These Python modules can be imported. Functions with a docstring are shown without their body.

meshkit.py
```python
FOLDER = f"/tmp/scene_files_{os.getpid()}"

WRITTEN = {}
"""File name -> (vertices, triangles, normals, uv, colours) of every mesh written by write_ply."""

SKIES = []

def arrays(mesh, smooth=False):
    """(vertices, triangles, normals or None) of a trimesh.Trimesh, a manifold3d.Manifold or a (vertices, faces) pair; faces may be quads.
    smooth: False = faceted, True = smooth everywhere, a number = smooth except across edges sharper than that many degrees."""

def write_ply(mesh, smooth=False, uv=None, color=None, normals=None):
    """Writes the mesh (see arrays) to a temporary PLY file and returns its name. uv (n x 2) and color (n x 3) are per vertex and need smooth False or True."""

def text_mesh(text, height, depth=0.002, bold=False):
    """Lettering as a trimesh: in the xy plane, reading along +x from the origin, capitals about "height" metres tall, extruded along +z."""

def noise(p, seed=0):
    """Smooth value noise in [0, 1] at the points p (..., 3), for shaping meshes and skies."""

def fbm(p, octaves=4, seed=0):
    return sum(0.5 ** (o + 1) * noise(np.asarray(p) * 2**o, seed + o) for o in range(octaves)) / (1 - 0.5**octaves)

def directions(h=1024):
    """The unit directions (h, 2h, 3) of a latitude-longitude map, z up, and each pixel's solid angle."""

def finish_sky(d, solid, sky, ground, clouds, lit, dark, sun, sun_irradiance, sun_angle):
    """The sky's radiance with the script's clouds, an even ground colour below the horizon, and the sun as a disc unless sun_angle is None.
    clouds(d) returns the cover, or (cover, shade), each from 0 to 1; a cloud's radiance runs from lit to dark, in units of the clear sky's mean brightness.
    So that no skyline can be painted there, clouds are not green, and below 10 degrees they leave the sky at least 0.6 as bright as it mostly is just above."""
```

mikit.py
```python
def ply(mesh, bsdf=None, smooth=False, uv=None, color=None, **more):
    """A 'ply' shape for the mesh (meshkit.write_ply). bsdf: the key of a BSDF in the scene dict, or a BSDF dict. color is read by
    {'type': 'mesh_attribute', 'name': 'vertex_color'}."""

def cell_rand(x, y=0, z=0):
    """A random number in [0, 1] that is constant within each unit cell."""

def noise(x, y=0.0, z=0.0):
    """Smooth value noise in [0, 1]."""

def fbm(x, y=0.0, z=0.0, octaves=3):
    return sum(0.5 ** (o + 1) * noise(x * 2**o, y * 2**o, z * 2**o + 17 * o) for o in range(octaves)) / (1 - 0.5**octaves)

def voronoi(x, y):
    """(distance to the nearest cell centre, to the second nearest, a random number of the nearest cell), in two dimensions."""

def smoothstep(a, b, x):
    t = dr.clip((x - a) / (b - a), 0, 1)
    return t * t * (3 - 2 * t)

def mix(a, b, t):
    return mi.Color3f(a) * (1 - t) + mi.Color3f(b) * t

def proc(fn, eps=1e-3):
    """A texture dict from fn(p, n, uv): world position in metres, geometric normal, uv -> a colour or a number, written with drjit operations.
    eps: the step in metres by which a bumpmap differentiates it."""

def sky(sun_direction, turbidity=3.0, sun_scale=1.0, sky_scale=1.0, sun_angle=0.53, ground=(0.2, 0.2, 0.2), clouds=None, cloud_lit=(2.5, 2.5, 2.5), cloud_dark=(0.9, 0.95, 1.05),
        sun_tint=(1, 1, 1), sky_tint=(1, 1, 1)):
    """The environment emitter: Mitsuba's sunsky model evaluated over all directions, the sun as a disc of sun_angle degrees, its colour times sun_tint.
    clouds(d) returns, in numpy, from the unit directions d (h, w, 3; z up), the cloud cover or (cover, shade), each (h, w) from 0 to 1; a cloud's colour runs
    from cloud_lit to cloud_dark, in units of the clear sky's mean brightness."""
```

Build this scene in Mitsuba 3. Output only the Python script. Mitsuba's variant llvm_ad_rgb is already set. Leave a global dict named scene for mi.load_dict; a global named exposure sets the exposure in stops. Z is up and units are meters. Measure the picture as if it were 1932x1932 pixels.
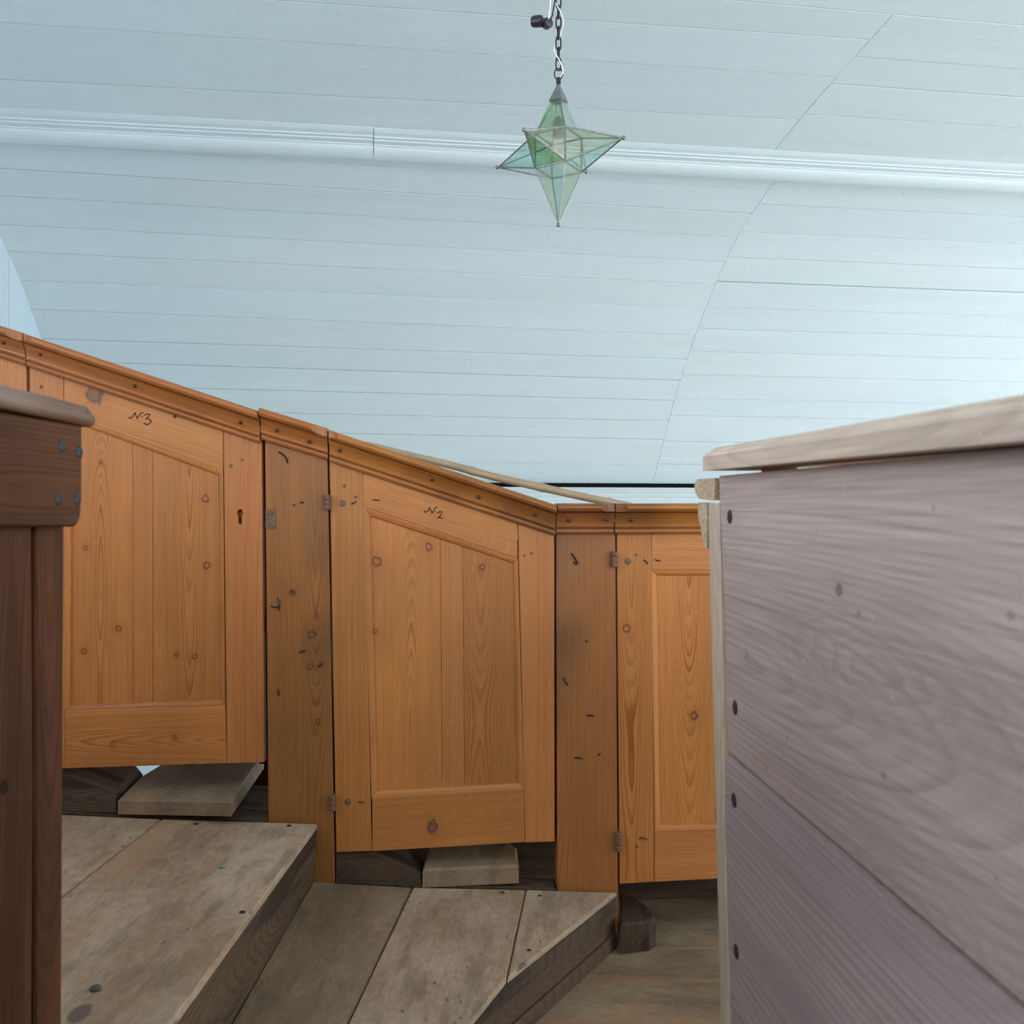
import math, random
import numpy as np, trimesh, drjit as dr, mitsuba as mi
import shapely
from shapely.geometry import Polygon, LineString, box as sbox
from scipy.interpolate import PchipInterpolator
import mikit
from mikit import proc, noise, fbm, smoothstep, mix, cell_rand

random.seed(7)
rng = np.random.RandomState(7)
T = mi.ScalarTransform4f
scene, labels = {}, {}

# ------------------------------------------------------------------ camera, light, exposure
F = 1743.0                       # focal length in pixels of the 1932 frame
EYE = 1.075                      # eye height over the lowest gallery floor
exposure = 0.46
scene['camera'] = {'type': 'thinlens', 'fov': math.degrees(2 * math.atan(966 / F)), 'fov_axis': 'x', 'aperture_radius': 0.0011,
                   'focus_distance': 2.35, 'near_clip': 0.02, 'far_clip': 100.0,
                   'to_world': T().look_at(origin=[0, 0, EYE], target=[0, 1, EYE], up=[0, 0, 1])}
# the tall windows of the side wall behind the camera (u0, u1, z0, z1, radiance), daylight of an overcast sky in their panes
ADDED_GABLE_WINDOW = (0.15, 1.22, 1.35, 2.45, (9.0, 10.0, 11.2))   # v0, v1, z0, z1 of an unseen west window added to light treads
ADDED_EAST_WINDOW = (0.9, 3.5, -0.9, 1.9, (11.0, 11.8, 12.2))         # v0, v1, z0, z1 of an unseen end window added to brighten the ceiling
WINDOWS = [(-1.30, -0.40, 1.40, 2.42, (12.0, 12.2, 12.0)),
           (0.80, 1.80, 1.40, 2.42, (14.5, 14.5, 14.0)),
           (3.10, 4.30, -0.6, 2.42, (9.0, 9.4, 9.5)),
           (5.40, 6.60, -0.6, 2.42, (9.0, 9.4, 9.5))]

# ------------------------------------------------------------------ axes
def unit(a):
    a = np.asarray(a, float)
    return a / np.linalg.norm(a)
def ray(px, py):
    return np.array([(px - 966) / F, 1.0, (966 - py) / F])
E0 = np.array([0, 0, EYE])
def hit(px, py, plane):
    d = ray(px, py)
    return E0 + d * (np.dot(plane[0] - E0, plane[1]) / np.dot(d, plane[1]))
def plane3(a, b, c):
    return (np.array(a, float), unit(np.cross(np.subtract(b, a), np.subtract(c, a))))
Z = np.array([0, 0, 1.0])
# the vault's axis u and its width direction v
TH = math.atan(0.150)
U = np.array([math.cos(TH), math.sin(TH), 0]); V = np.array([-math.sin(TH), math.cos(TH), 0])
CS = 1.8
# the row of doors
E1 = unit([1, 0.06, 0]); NF = unit([0.06, -1, 0]); D0 = np.array([0, 2.28, EYE])
def row(off=0.0):
    return (D0 + NF * off, NF)
def onrow(px, py, off=0.0):
    return hit(px, py, row(off))

# the planes of the two near partitions
PD_ = unit([(843 - 966) / F, 1, 0]); PP = np.array([406 / F * .85, .85, EYE]); PN = unit(np.cross(PD_, Z)); PN = PN if PN[0] < 0 else -PN
LD = unit([.02, 1, 0]); LN = unit([1, -.02, 0])
LP = np.array([-811 / F * .85, .85, EYE])

# ------------------------------------------------------------------ scene bookkeeping
def free(key):
    if key not in scene and not any(k.startswith(key + '__') for k in scene) and key not in labels:
        return key
    i = 1
    while True:
        k = f'{key}_{i:03d}'
        if k not in scene and k not in labels and not any(x.startswith(k + '__') for x in scene):
            return k
        i += 1
def thing(name, label=None, cat=None, group=None, kind=None):
    k = free(name)
    d = {}
    if label: d['label'] = label
    if cat: d['category'] = cat
    if group: d['group'] = group
    if kind: d['kind'] = kind
    labels[k] = d
    return k
def put(parent, name, shape, label=None, kind=None):
    k = free(f'{parent}__{name}') if parent else name
    scene[k] = shape
    if label or kind:
        labels[k] = {**({'label': label} if label else {}), **({'kind': kind} if kind else {})}
    return k
_id = [0]
def nid():
    _id[0] += 1
    return _id[0]

# ------------------------------------------------------------------ meshes
def grain_uv(tris, o, along, across, bid):
    """Faceted mesh with uv = (10*board + 5 + across, along) in metres, from its triangles (n,3,3)."""
    tris = np.asarray(tris, float)
    n = np.cross(tris[:, 1] - tris[:, 0], tris[:, 2] - tris[:, 0])
    ok = np.linalg.norm(n, axis=1) > 1e-12
    tris, n = tris[ok], n[ok]
    n /= np.linalg.norm(n, axis=1, keepdims=True)
    along = unit(along); across = unit(across - along * np.dot(across, along)); th = np.cross(along, across)
    q = tris - o
    a, l, t = q @ across, q @ along, q @ th
    na, nl, nt = (np.abs(n @ x)[:, None] for x in (across, along, th))
    u = np.where(nl > .75, a, np.where(na > nt, t + .02, a))
    w = np.where(nl > .75, l + 2.0 * t, l)
    u = np.where(na > nt, u + np.sign(a.mean()) * 0, u)
    uv = np.stack([10.0 * bid + 5 + u, w], -1).reshape(-1, 2)
    return (tris.reshape(-1, 3), np.arange(len(tris) * 3).reshape(-1, 3)), uv
def wood(mesh, mat, along, across=None, o=None, bid=None):
    tris = mesh.triangles if hasattr(mesh, 'triangles') else np.asarray(mesh)
    c = tris.reshape(-1, 3).mean(0)
    if across is None:
        across = unit(np.cross(along, Z)) if abs(along[2]) < .9 else E1
    m, uv = grain_uv(tris, c if o is None else np.asarray(o, float), np.asarray(along, float), np.asarray(across, float), nid() if bid is None else bid)
    return mikit.ply(m, mat, smooth=False, uv=uv)
def hull(pts):
    return trimesh.convex.convex_hull(np.asarray(pts, float))
def inset(poly, d):
    """Convex polygon (n,2) moved inward by d, vertex for vertex."""
    p = np.asarray(poly, float)
    c = p.mean(0); n = len(p); out = []
    lines = []
    for i in range(n):
        a, b = p[i], p[(i + 1) % n]
        t = unit(b - a); nn = np.array([-t[1], t[0]])
        if np.dot(c - a, nn) < 0: nn = -nn
        lines.append((a + nn * d, t))
    for i in range(n):
        (a, t), (b, s) = lines[i - 1], lines[i]
        M = np.array([t, -s]).T
        k = np.linalg.solve(M, b - a) if abs(np.linalg.det(M)) > 1e-6 else [0, 0]
        out.append(a + t * k[0])
    return np.array(out)
def slab(corners, back, bev=.0015):
    """Convex plate: front corners (n,3) in order, thickness vector back, front arris bevelled."""
    c = np.asarray(corners, float)
    nb = unit(back)
    x = unit(c[1] - c[0]); x = unit(x - nb * np.dot(x, nb)); y = np.cross(nb, x)
    q = np.stack([(c - c[0]) @ x, (c - c[0]) @ y], -1)
    qi = inset(q, bev)
    front = c[0] + qi[:, :1] * x + qi[:, 1:] * y + ((qi[:, :1] * 0))
    # keep each front vertex on the plate's own plane
    depth = (c - c[0]) @ nb
    front = front + depth[:, None] * nb
    return hull(np.vstack([front, c + nb * bev, c + back]))
def extr(poly, origin, ex, ey, depth_vec):
    """shapely polygon in the plane (origin, ex, ey) extruded along depth_vec."""
    g = trimesh.creation.extrude_polygon(poly, 1.0, engine='earcut')
    v = np.asarray(g.vertices)
    w = np.asarray(origin) + v[:, :1] * ex + v[:, 1:2] * ey + v[:, 2:] * np.asarray(depth_vec)
    m = trimesh.Trimesh(w, g.faces, process=False)
    if np.dot(np.cross(ex, ey), depth_vec) < 0: m.invert()
    return m
def sweep(profile, A, B, dirs, cap=True):
    """Closed profile (n,2) carried from A to B; dirs=(x,y) axes. A, B may be lists of path points."""
    prof = np.asarray(profile, float)
    ring = [np.asarray(p) + prof[:, :1] * dirs[0] + prof[:, 1:] * dirs[1] for p in (A, B)]
    n = len(prof); tri = []
    for i in range(n):
        j = (i + 1) % n
        a, b, c, d = ring[0][i], ring[0][j], ring[1][j], ring[1][i]
        tri += [[a, b, c], [a, c, d]]
    if cap:
        poly = Polygon(prof)
        v2, f2 = trimesh.creation.triangulate_polygon(poly, engine='earcut')
        for s, r in ((0, A), (1, B)):
            w = np.asarray(r) + v2[:, :1] * dirs[0] + v2[:, 1:] * dirs[1]
            for f in f2:
                t = w[f]; tri.append(t if s else t[::-1])
    m = trimesh.Trimesh(**trimesh.triangles.to_kwargs(np.array(tri)))
    m.merge_vertices(); m.fix_normals()
    return m
def tube(path, r, sides=8):
    p = np.asarray(path, float); n = len(p)
    r = np.broadcast_to(r, (n,))
    t = np.gradient(p, axis=0); t /= np.linalg.norm(t, axis=1, keepdims=True)
    a = np.zeros_like(p); ref = np.array([0.31, 0.2, 0.93])
    if abs(np.dot(unit(t.mean(0) + 1e-9), unit(ref))) > .8: ref = np.array([0.9, 0.3, 0.1])
    a = np.cross(t, ref); a /= np.linalg.norm(a, axis=1, keepdims=True); b = np.cross(t, a)
    ang = np.arange(sides) * 2 * np.pi / sides
    v = p[:, None] + r[:, None, None] * (np.cos(ang)[None, :, None] * a[:, None] + np.sin(ang)[None, :, None] * b[:, None])
    f = []
    for i in range(n - 1):
        for j in range(sides):
            k = (j + 1) % sides
            f += [[i * sides + j, i * sides + k, (i + 1) * sides + k], [i * sides + j, (i + 1) * sides + k, (i + 1) * sides + j]]
    vv = np.vstack([v.reshape(-1, 3), p[0], p[-1]])
    c0, c1 = n * sides, n * sides + 1
    for j in range(sides):
        k = (j + 1) % sides
        f += [[c0, k, j], [c1, (n - 1) * sides + j, (n - 1) * sides + k]]
    m = trimesh.Trimesh(vv, f, process=False); m.fix_normals()
    return m
def spin(profile, axis, at, sides=20):
    """Lathed profile (radius, height) about axis at point."""
    g = trimesh.creation.revolve(np.asarray(profile, float), sections=sides)
    z = unit(axis); x = unit(np.cross(z, [0.3, 0.9, 0.2])); y = np.cross(z, x)
    v = np.asarray(g.vertices)
    m = trimesh.Trimesh(np.asarray(at) + v[:, :1] * x + v[:, 1:2] * y + v[:, 2:] * z, g.faces, process=False)
    return m
def ball(at, r, sub=2, sc=(1, 1, 1)):
    m = trimesh.creation.icosphere(subdivisions=sub, radius=r)
    m.apply_scale(sc); m.apply_translation(at)
    return m
def brick(c, x, y, z, bev=.001):
    """Box with half-extent vectors x, y, z and bevelled arrises."""
    c, x, y, z = (np.asarray(q, float) for q in (c, x, y, z)); L = [np.linalg.norm(q) for q in (x, y, z)]
    pts = []
    for s in np.ndindex(2, 2, 2):
        s = np.array(s) * 2 - 1
        for k in range(3):
            f = [1 - (bev / L[j] if j != k else 0) for j in range(3)]
            pts.append(c + s[0] * f[0] * x + s[1] * f[1] * y + s[2] * f[2] * z)
    return hull(pts)

# ------------------------------------------------------------------ materials
def parts_of(uv):
    i = dr.floor(uv.x / 10)
    return i, uv.x - 10 * i - 5, uv.y
def rings(i, a, l, pitch, wav=.040):
    """Growth-ring phase of a sawn board: pith line at a = 0, cathedral loops along l."""
    tr = l * .55 + cell_rand(i, 4)
    d = .005 + wav * (.5 + .5 * dr.cos(2 * math.pi * tr)) + .010 * noise(l * 5.0, i * 2.1)
    w = (noise(a * 14 + i * 3.1, l * 1.7, i * 1.7) - .5) * .016 + (noise(a * 60, l * 5.0, i * 1.1) - .5) * .0035
    r = dr.sqrt(a * a + d * d) + w
    q = r / pitch
    ph = q - dr.floor(q)
    return smoothstep(.35, .86, ph) * (1 - smoothstep(.9, 1.0, ph)), dr.floor(q)
KNOTS = [(178, 742, 15, 1), (186, 870, 4, 0), (385, 941, 6, 0), (388, 1068, 6, 0), (220, 1187, 5, 0), (158, 1034, 4, 0), (365, 1240, 5, 0), (331, 1237, 4, 0),
         (155, 1230, 5, 0), (711, 1060, 9, 0), (809, 1032, 7, 0), (909, 1070, 6, 0), (706, 1192, 4, 0), (816, 1560, 9, 1), (588, 1197, 8, 0), (551, 1118, 6, 0),
         (597, 1163, 5, 0), (585, 1258, 5, 0), (600, 1362, 5, 0), (1182, 1186, 7, 0), (1312, 1352, 7, 0), (329, 1391, 4, 0), (212, 1404, 4, 0)]
KN = []
for kx, ky, kr, dk in KNOTS:
    P = onrow(kx, ky) - D0
    KN.append((float(P @ E1), float(P[2]), kr / 764.0, dk))
def dirt_of(p):
    return fbm(p.x * 3.1 + 5, p.y * 3 + 1, p.z * 2.3, 3)
def pine(base_e, base_l, base_d, tone=.26, knots=True, dirty=.35):
    def fn(p, n, uv):
        i, a, l = parts_of(uv)
        late, q = rings(i, a, l, .0037)
        col = mix(base_e, base_l, late * (.22 + .70 * dr.square(cell_rand(q, i)) + .25 * dr.exp(-dr.abs(a) * 30)))
        k = .86 + tone * cell_rand(i, 9)
        col = col * mi.Color3f(k, k * (.93 + .09 * cell_rand(i, 11)), k * (.86 + .16 * cell_rand(i, 12)))
        col = col * (.90 + .2 * noise(a * 700, l * 14, i)) * (.86 + .28 * fbm(a * 11 + i, l * 1.6, 1.0, 3))
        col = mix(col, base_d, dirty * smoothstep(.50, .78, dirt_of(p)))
        wear = smoothstep(.80, .88, noise(p.x * 190 + p.y * 30, p.z * 45)) * smoothstep(.6, .8, noise(p.x * 9, p.z * 7, 3.3))
        col = mix(col, mi.Color3f(base_e) * 1.3, .22 * wear)
        if knots:
            px, pz = p.x * float(E1[0]) + p.y * float(E1[1]) - float(D0 @ E1), p.z - EYE
            onface = dr.select(p.y > 2.05, 1.0, 0.0)
            for kx, kz, kr, dk in KN:
                dd = dr.sqrt(dr.square(px - kx) + dr.square((pz - kz) * (.72 if dk else .9)) + 1e-9) + (noise(px * 130, pz * 130) - .5) * kr * .5
                halo = dr.exp(-dr.square(dd / (kr * 2.6))) * onface
                ringk = dr.exp(-dr.square((dd - kr * .80) / (kr * .24))) * onface
                core = (1 - smoothstep(kr * .72, kr * .95, dd)) * onface
                col = mix(col, mi.Color3f(base_l) * .9, .30 * halo)
                col = mix(col, (.075, .032, .014), .85 * ringk)
                if dk: col = mix(col, (.12, .06, .03), .72 * core)
        return dr.clip(col, 0, 1)
    return fn
def relief(s):
    def fn(p, n, uv):
        i, a, l = parts_of(uv)
        return .6 * noise(a * 900, l * 22, i) + .4 * noise(a * 220, l * 9, i + 3)
    return fn
grain_relief = relief(1)
def wood_bsdf(col, rough=.5, bump=.0002, spec=.35):
    b = {'type': 'principled', 'base_color': proc(col), 'roughness': rough, 'specular': spec}
    if bump: b = {'type': 'bumpmap', 'nested': b, 'arbitrary': proc(grain_relief), 'scale': bump}
    return {'type': 'twosided', 'b': b}
PE, PL, PD = (.435, .170, .048), (.30, .078, .015), (.20, .080, .027)
scene['mat_pine'] = wood_bsdf(pine(PE, PL, PD), .47)
scene['mat_post'] = wood_bsdf(pine((.305, .120, .036), (.18, .056, .015), (.075, .036, .018), tone=.12, dirty=.8), .45)
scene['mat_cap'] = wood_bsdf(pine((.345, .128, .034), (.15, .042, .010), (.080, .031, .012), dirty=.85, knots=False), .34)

def plane_knots(spec, P, D, N):
    out = []
    for x, y, r, ln in spec:
        q = hit(x, y, (P, N)); out.append((float((q - P) @ D), float(q[2]), r, ln))
    return out, D, P
def weathered(e, lt, dk, stain, pitch=.0085, cont=.55, seed=0.0, blot=.5, kn=None):
    def fn(p, n, uv):
        i, a, l = parts_of(uv)
        late, q = rings(i, a, l, pitch, .10)
        col = mix(e, lt, late * cont * (.3 + .7 * cell_rand(q, i)))
        col = col * (.86 + .28 * noise(a * 520, l * 11, i)) * (.80 + .4 * fbm(a * 9 + i + seed, l * 2.1, 2.0, 4))
        col = mix(col, dk, blot * smoothstep(.47, .72, fbm(a * 26 + i * 3.3, l * 3.2, 5.0, 4)))
        col = mix(col, stain, blot * .8 * smoothstep(.56, .74, fbm(a * 5 + i * 1.3, l * 1.7, 9.0, 4)))
        spk = smoothstep(.86, .93, noise(a * 260, l * 120, i + .5))
        col = mix(col, mi.Color3f(e) * 1.5, .35 * spk)
        dot = smoothstep(.85, .92, noise(a * 120, l * 90, i + 4.5))
        col = mix(col, mi.Color3f(dk) * .6, .5 * dot)
        if kn:
            sx = p.x * float(kn[1][0]) + p.y * float(kn[1][1]) - float(kn[2] @ kn[1])
            for kx, kz, kr, ln in kn[0]:
                dd = dr.sqrt(dr.square((sx - kx) / ln) + dr.square(p.z - kz) + 1e-9) + (noise(sx * 90, p.z * 160) - .5) * kr * .35
                turns = dd / kr * 1.6
                col = mix(col, lt, .42 * smoothstep(.3, .9, turns - dr.floor(turns)) * dr.exp(-dr.square(dd / (kr * 2.6))))
                if ln < 2: col = mix(col, mi.Color3f(dk) * .5, .85 * (1 - smoothstep(kr * .55, kr * .8, dd)))
        k = .90 + .16 * cell_rand(i, 9)
        return dr.clip(col * mi.Color3f(k, k * (.95 + .06 * cell_rand(i, 11)), k * (.92 + .10 * cell_rand(i, 12))), 0, 1)
    return fn
KG = plane_knots([(1583, 1112, .0062, 1.2), (1409, 1238, .003, 1.2), (1650, 1268, .013, 4.0), (1720, 1705, .010, 4.0)], PP, PD_, PN)
KD = plane_knots([(32, 1487, .009, 1.0)], LP, LD, LN)
def floor_tone(c1, c2, c3):
  def floorwood(p, n, uv):
      i, a, l = parts_of(uv)
      late, q = rings(i, a, l, .0062)
      m = fbm(a * 7 + i * 2.3, l * 4.0, i * 1.9, 4)
      col = mix(c1, c2, smoothstep(.25, .80, m))
      col = mix(col, c3, late * .38 * cell_rand(q, i))
      col = col * (.90 + .2 * noise(a * 420, l * 60, i)) * (.84 + .32 * fbm(a * 95, l * 70, i + 2.0, 3))
      col = mix(col, (.115, .082, .062), .42 * smoothstep(.50, .80, fbm(a * 34 + i * 3.3, l * 9, 5.0, 5)))
      col = mix(col, (.085, .062, .052), .7 * smoothstep(.74, .84, noise(a * 150, l * 55, i + 4.5)) * smoothstep(.45, .6, fbm(a * 12, l * 9, i, 2)))
      col = mix(col, (.33, .175, .085), .4 * smoothstep(.58, .80, fbm(a * 13 + 7, l * 3.0 + i, 9.0, 3)))
      col = mix(col, (.52, .43, .34), .5 * smoothstep(.80, .90, noise(a * 300, l * 190, i + .5)))
      kx, kl = .10 * (cell_rand(i, 21) - .5), .5 * (cell_rand(i, 22) - .5)
      kd = dr.sqrt(dr.square((a - kx) * 1.0) + dr.square((l - kl) * .55) + 1e-9) + .004 * (noise(a * 120, l * 120, i) - .5)
      col = mix(col, (.13, .092, .078), .75 * (1 - smoothstep(.011, .017, kd)) + .25 * dr.exp(-dr.square(kd / .03)))
      return dr.clip(col * (.9 + .2 * cell_rand(i, 9)), 0, 1)
  return floorwood
scene['mat_floor'] = wood_bsdf(floor_tone((.400, .300, .215), (.255, .170, .106), (.29, .20, .135)), .72, .0008, .2)
scene['mat_floor_brown'] = wood_bsdf(floor_tone((.255, .185, .122), (.150, .100, .064), (.17, .115, .072)), .72, .0008, .2)
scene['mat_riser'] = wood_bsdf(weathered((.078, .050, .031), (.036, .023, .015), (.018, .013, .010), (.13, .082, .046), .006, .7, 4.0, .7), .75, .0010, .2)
scene['mat_grey'] = wood_bsdf(weathered((.320, .250, .230), (.185, .128, .116), (.225, .180, .18), (.17, .10, .075), .0065, .42, 2.0, .42, KG), .50, .0003, .36)
scene['mat_greypost'] = wood_bsdf(weathered((.42, .33, .262), (.30, .215, .155), (.28, .235, .22), (.27, .16, .10), .006, .45, 7.0, .4), .5, .0003, .35)
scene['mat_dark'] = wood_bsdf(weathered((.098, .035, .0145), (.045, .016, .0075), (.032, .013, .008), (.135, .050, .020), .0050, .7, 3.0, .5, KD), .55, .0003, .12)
scene['mat_darkcap'] = wood_bsdf(weathered((.135, .072, .044), (.07, .034, .02), (.05, .028, .02), (.25, .18, .14), .005, .5, 5.0, .7), .42, .0003, .35)
def endgrain(p, n, uv):
    s = noise(p.x * 420, p.y * 420, p.z * 420)
    return mix((.17, .110, .068), (.50, .36, .235), s) * (.85 + .3 * noise(p.x * 60, p.y * 60, p.z * 60))
scene['mat_endgrain'] = {'type': 'twosided', 'b': {'type': 'principled', 'base_color': proc(endgrain), 'roughness': .8}}
def bareface(p, n, uv):
    return mix((.43, .20, .07), (.28, .11, .035), noise(p.x * 40, p.y * 40, p.z * 300))
scene['mat_bare'] = {'type': 'twosided', 'b': {'type': 'principled', 'base_color': proc(bareface), 'roughness': .7}}

def paint(p, n, uv):
    i, a, l = parts_of(uv)
    t = .975 + .04 * cell_rand(i, 2)
    col = mix((.600, .690, .722), (.590, .692, .730), cell_rand(i, 6)) * t
    col = col * (.965 + .07 * fbm(a * 12 + i, l * 1.0, 1.0, 3)) * (.985 + .03 * noise(a * 300, l * 5, i))
    chip = smoothstep(.92, .96, noise(a * 170, l * 60, i)) * smoothstep(.68, .8, noise(a * 11, l * 3, i + 1.0))
    col = mix(col, (.36, .42, .45), .5 * chip)
    return col
def paint_relief(p, n, uv):
    i, a, l = parts_of(uv)
    return .5 * noise(a * 330, l * 7, i) + .3 * noise(a * 60, l * 3, i) + .9 * smoothstep(.80, .9, noise(a * 95, l * 40, i + 2)) * smoothstep(.5, .7, noise(a * 8, l * 2.5, i + 7))
PAINT = {'type': 'principled', 'base_color': proc(paint), 'roughness': .55, 'specular': .35}
scene['mat_paint'] = {'type': 'twosided', 'b': {'type': 'bumpmap', 'nested': PAINT, 'arbitrary': proc(paint_relief), 'scale': .00035}}
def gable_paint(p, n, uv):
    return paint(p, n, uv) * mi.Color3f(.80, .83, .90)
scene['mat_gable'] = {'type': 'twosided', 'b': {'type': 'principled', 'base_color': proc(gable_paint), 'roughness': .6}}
def plaster(p, n, uv):
    return mi.Color3f(.60, .64, .66) * (.93 + .14 * fbm(p.x * 2, p.y * 2, p.z * 2, 3))
scene['mat_plaster'] = {'type': 'twosided', 'b': {'type': 'diffuse', 'reflectance': proc(plaster)}}
scene['mat_void'] = {'type': 'twosided', 'b': {'type': 'diffuse', 'reflectance': {'type': 'rgb', 'value': [.018, .018, .018]}}}
def iron(p, n, uv):
    return mix((.035, .035, .038), (.065, .048, .038), smoothstep(.45, .8, noise(p.x * 260, p.y * 260, p.z * 260)))
scene['mat_iron'] = {'type': 'twosided', 'b': {'type': 'principled', 'base_color': proc(iron), 'roughness': .42, 'metallic': .6, 'specular': .5}}
def rusty(p, n, uv):
    return mix((.20, .105, .055), (.085, .048, .032), noise(p.x * 210, p.y * 210, p.z * 210))
scene['mat_nail'] = {'type': 'twosided', 'b': {'type': 'principled', 'base_color': {'type': 'rgb', 'value': [.020, .021, .026]}, 'roughness': .5, 'specular': .3}}
scene['mat_rust'] = {'type': 'twosided', 'b': {'type': 'principled', 'base_color': proc(rusty), 'roughness': .6, 'metallic': .25}}
def lead(p, n, uv):
    return mix((.17, .18, .19), (.30, .29, .27), noise(p.x * 90, p.y * 90, p.z * 90))
scene['mat_lead'] = {'type': 'twosided', 'b': {'type': 'principled', 'base_color': proc(lead), 'roughness': .4, 'metallic': .7}}
scene['mat_black'] = {'type': 'principled', 'base_color': {'type': 'rgb', 'value': [.018, .018, .022]}, 'roughness': .4}
scene['mat_cord'] = {'type': 'principled', 'base_color': {'type': 'rgb', 'value': [.80, .80, .74]}, 'roughness': .45}
scene['mat_ink'] = {'type': 'twosided', 'b': {'type': 'diffuse', 'reflectance': {'type': 'rgb', 'value': [.045, .022, .012]}}}
def cane(p, n, uv):
    return mix((.40, .30, .185), (.27, .185, .10), noise(uv.x * 90, uv.y * 6)) * (.85 + .3 * noise(p.x * 22, p.y * 30, p.z * 30))
scene['mat_cane'] = {'type': 'twosided', 'b': {'type': 'principled', 'base_color': proc(cane), 'roughness': .45}}
scene['mat_glassbulb'] = {'type': 'blendbsdf', 'weight': .22, 'a': {'type': 'thindielectric', 'int_ior': 1.5}, 'b': {'type': 'twosided', 'n': {'type': 'diffuse', 'reflectance': {'type': 'rgb', 'value': [.8, .8, .76]}}}}
scene['mat_frame'] = {'type': 'twosided', 'b': {'type': 'principled', 'base_color': {'type': 'rgb', 'value': [.62, .66, .68]}, 'roughness': .5}}
TINTS = {'pale': (.80, .90, .85), 'green': (.60, .78, .60), 'deep': (.40, .62, .38), 'straw': (.85, .86, .71), 'aqua': (.70, .86, .82)}
for k, t in TINTS.items():
    scene['mat_glass_' + k] = {'type': 'blendbsdf', 'weight': .10, 'a': {'type': 'thindielectric', 'int_ior': 1.5, 'specular_transmittance': {'type': 'rgb', 'value': list(t)}},
                               'b': {'type': 'twosided', 'n': {'type': 'diffuse', 'reflectance': {'type': 'rgb', 'value': [.62 * t[0], .62 * t[1], .58 * t[2]]}}}}
scene['mat_stone'] = {'type': 'principled', 'base_color': {'type': 'rgb', 'value': [.20, .23, .21]}, 'roughness': .8}
scene['mat_darkstone'] = {'type': 'principled', 'base_color': {'type': 'rgb', 'value': [.07, .065, .06]}, 'roughness': .7}

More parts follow.
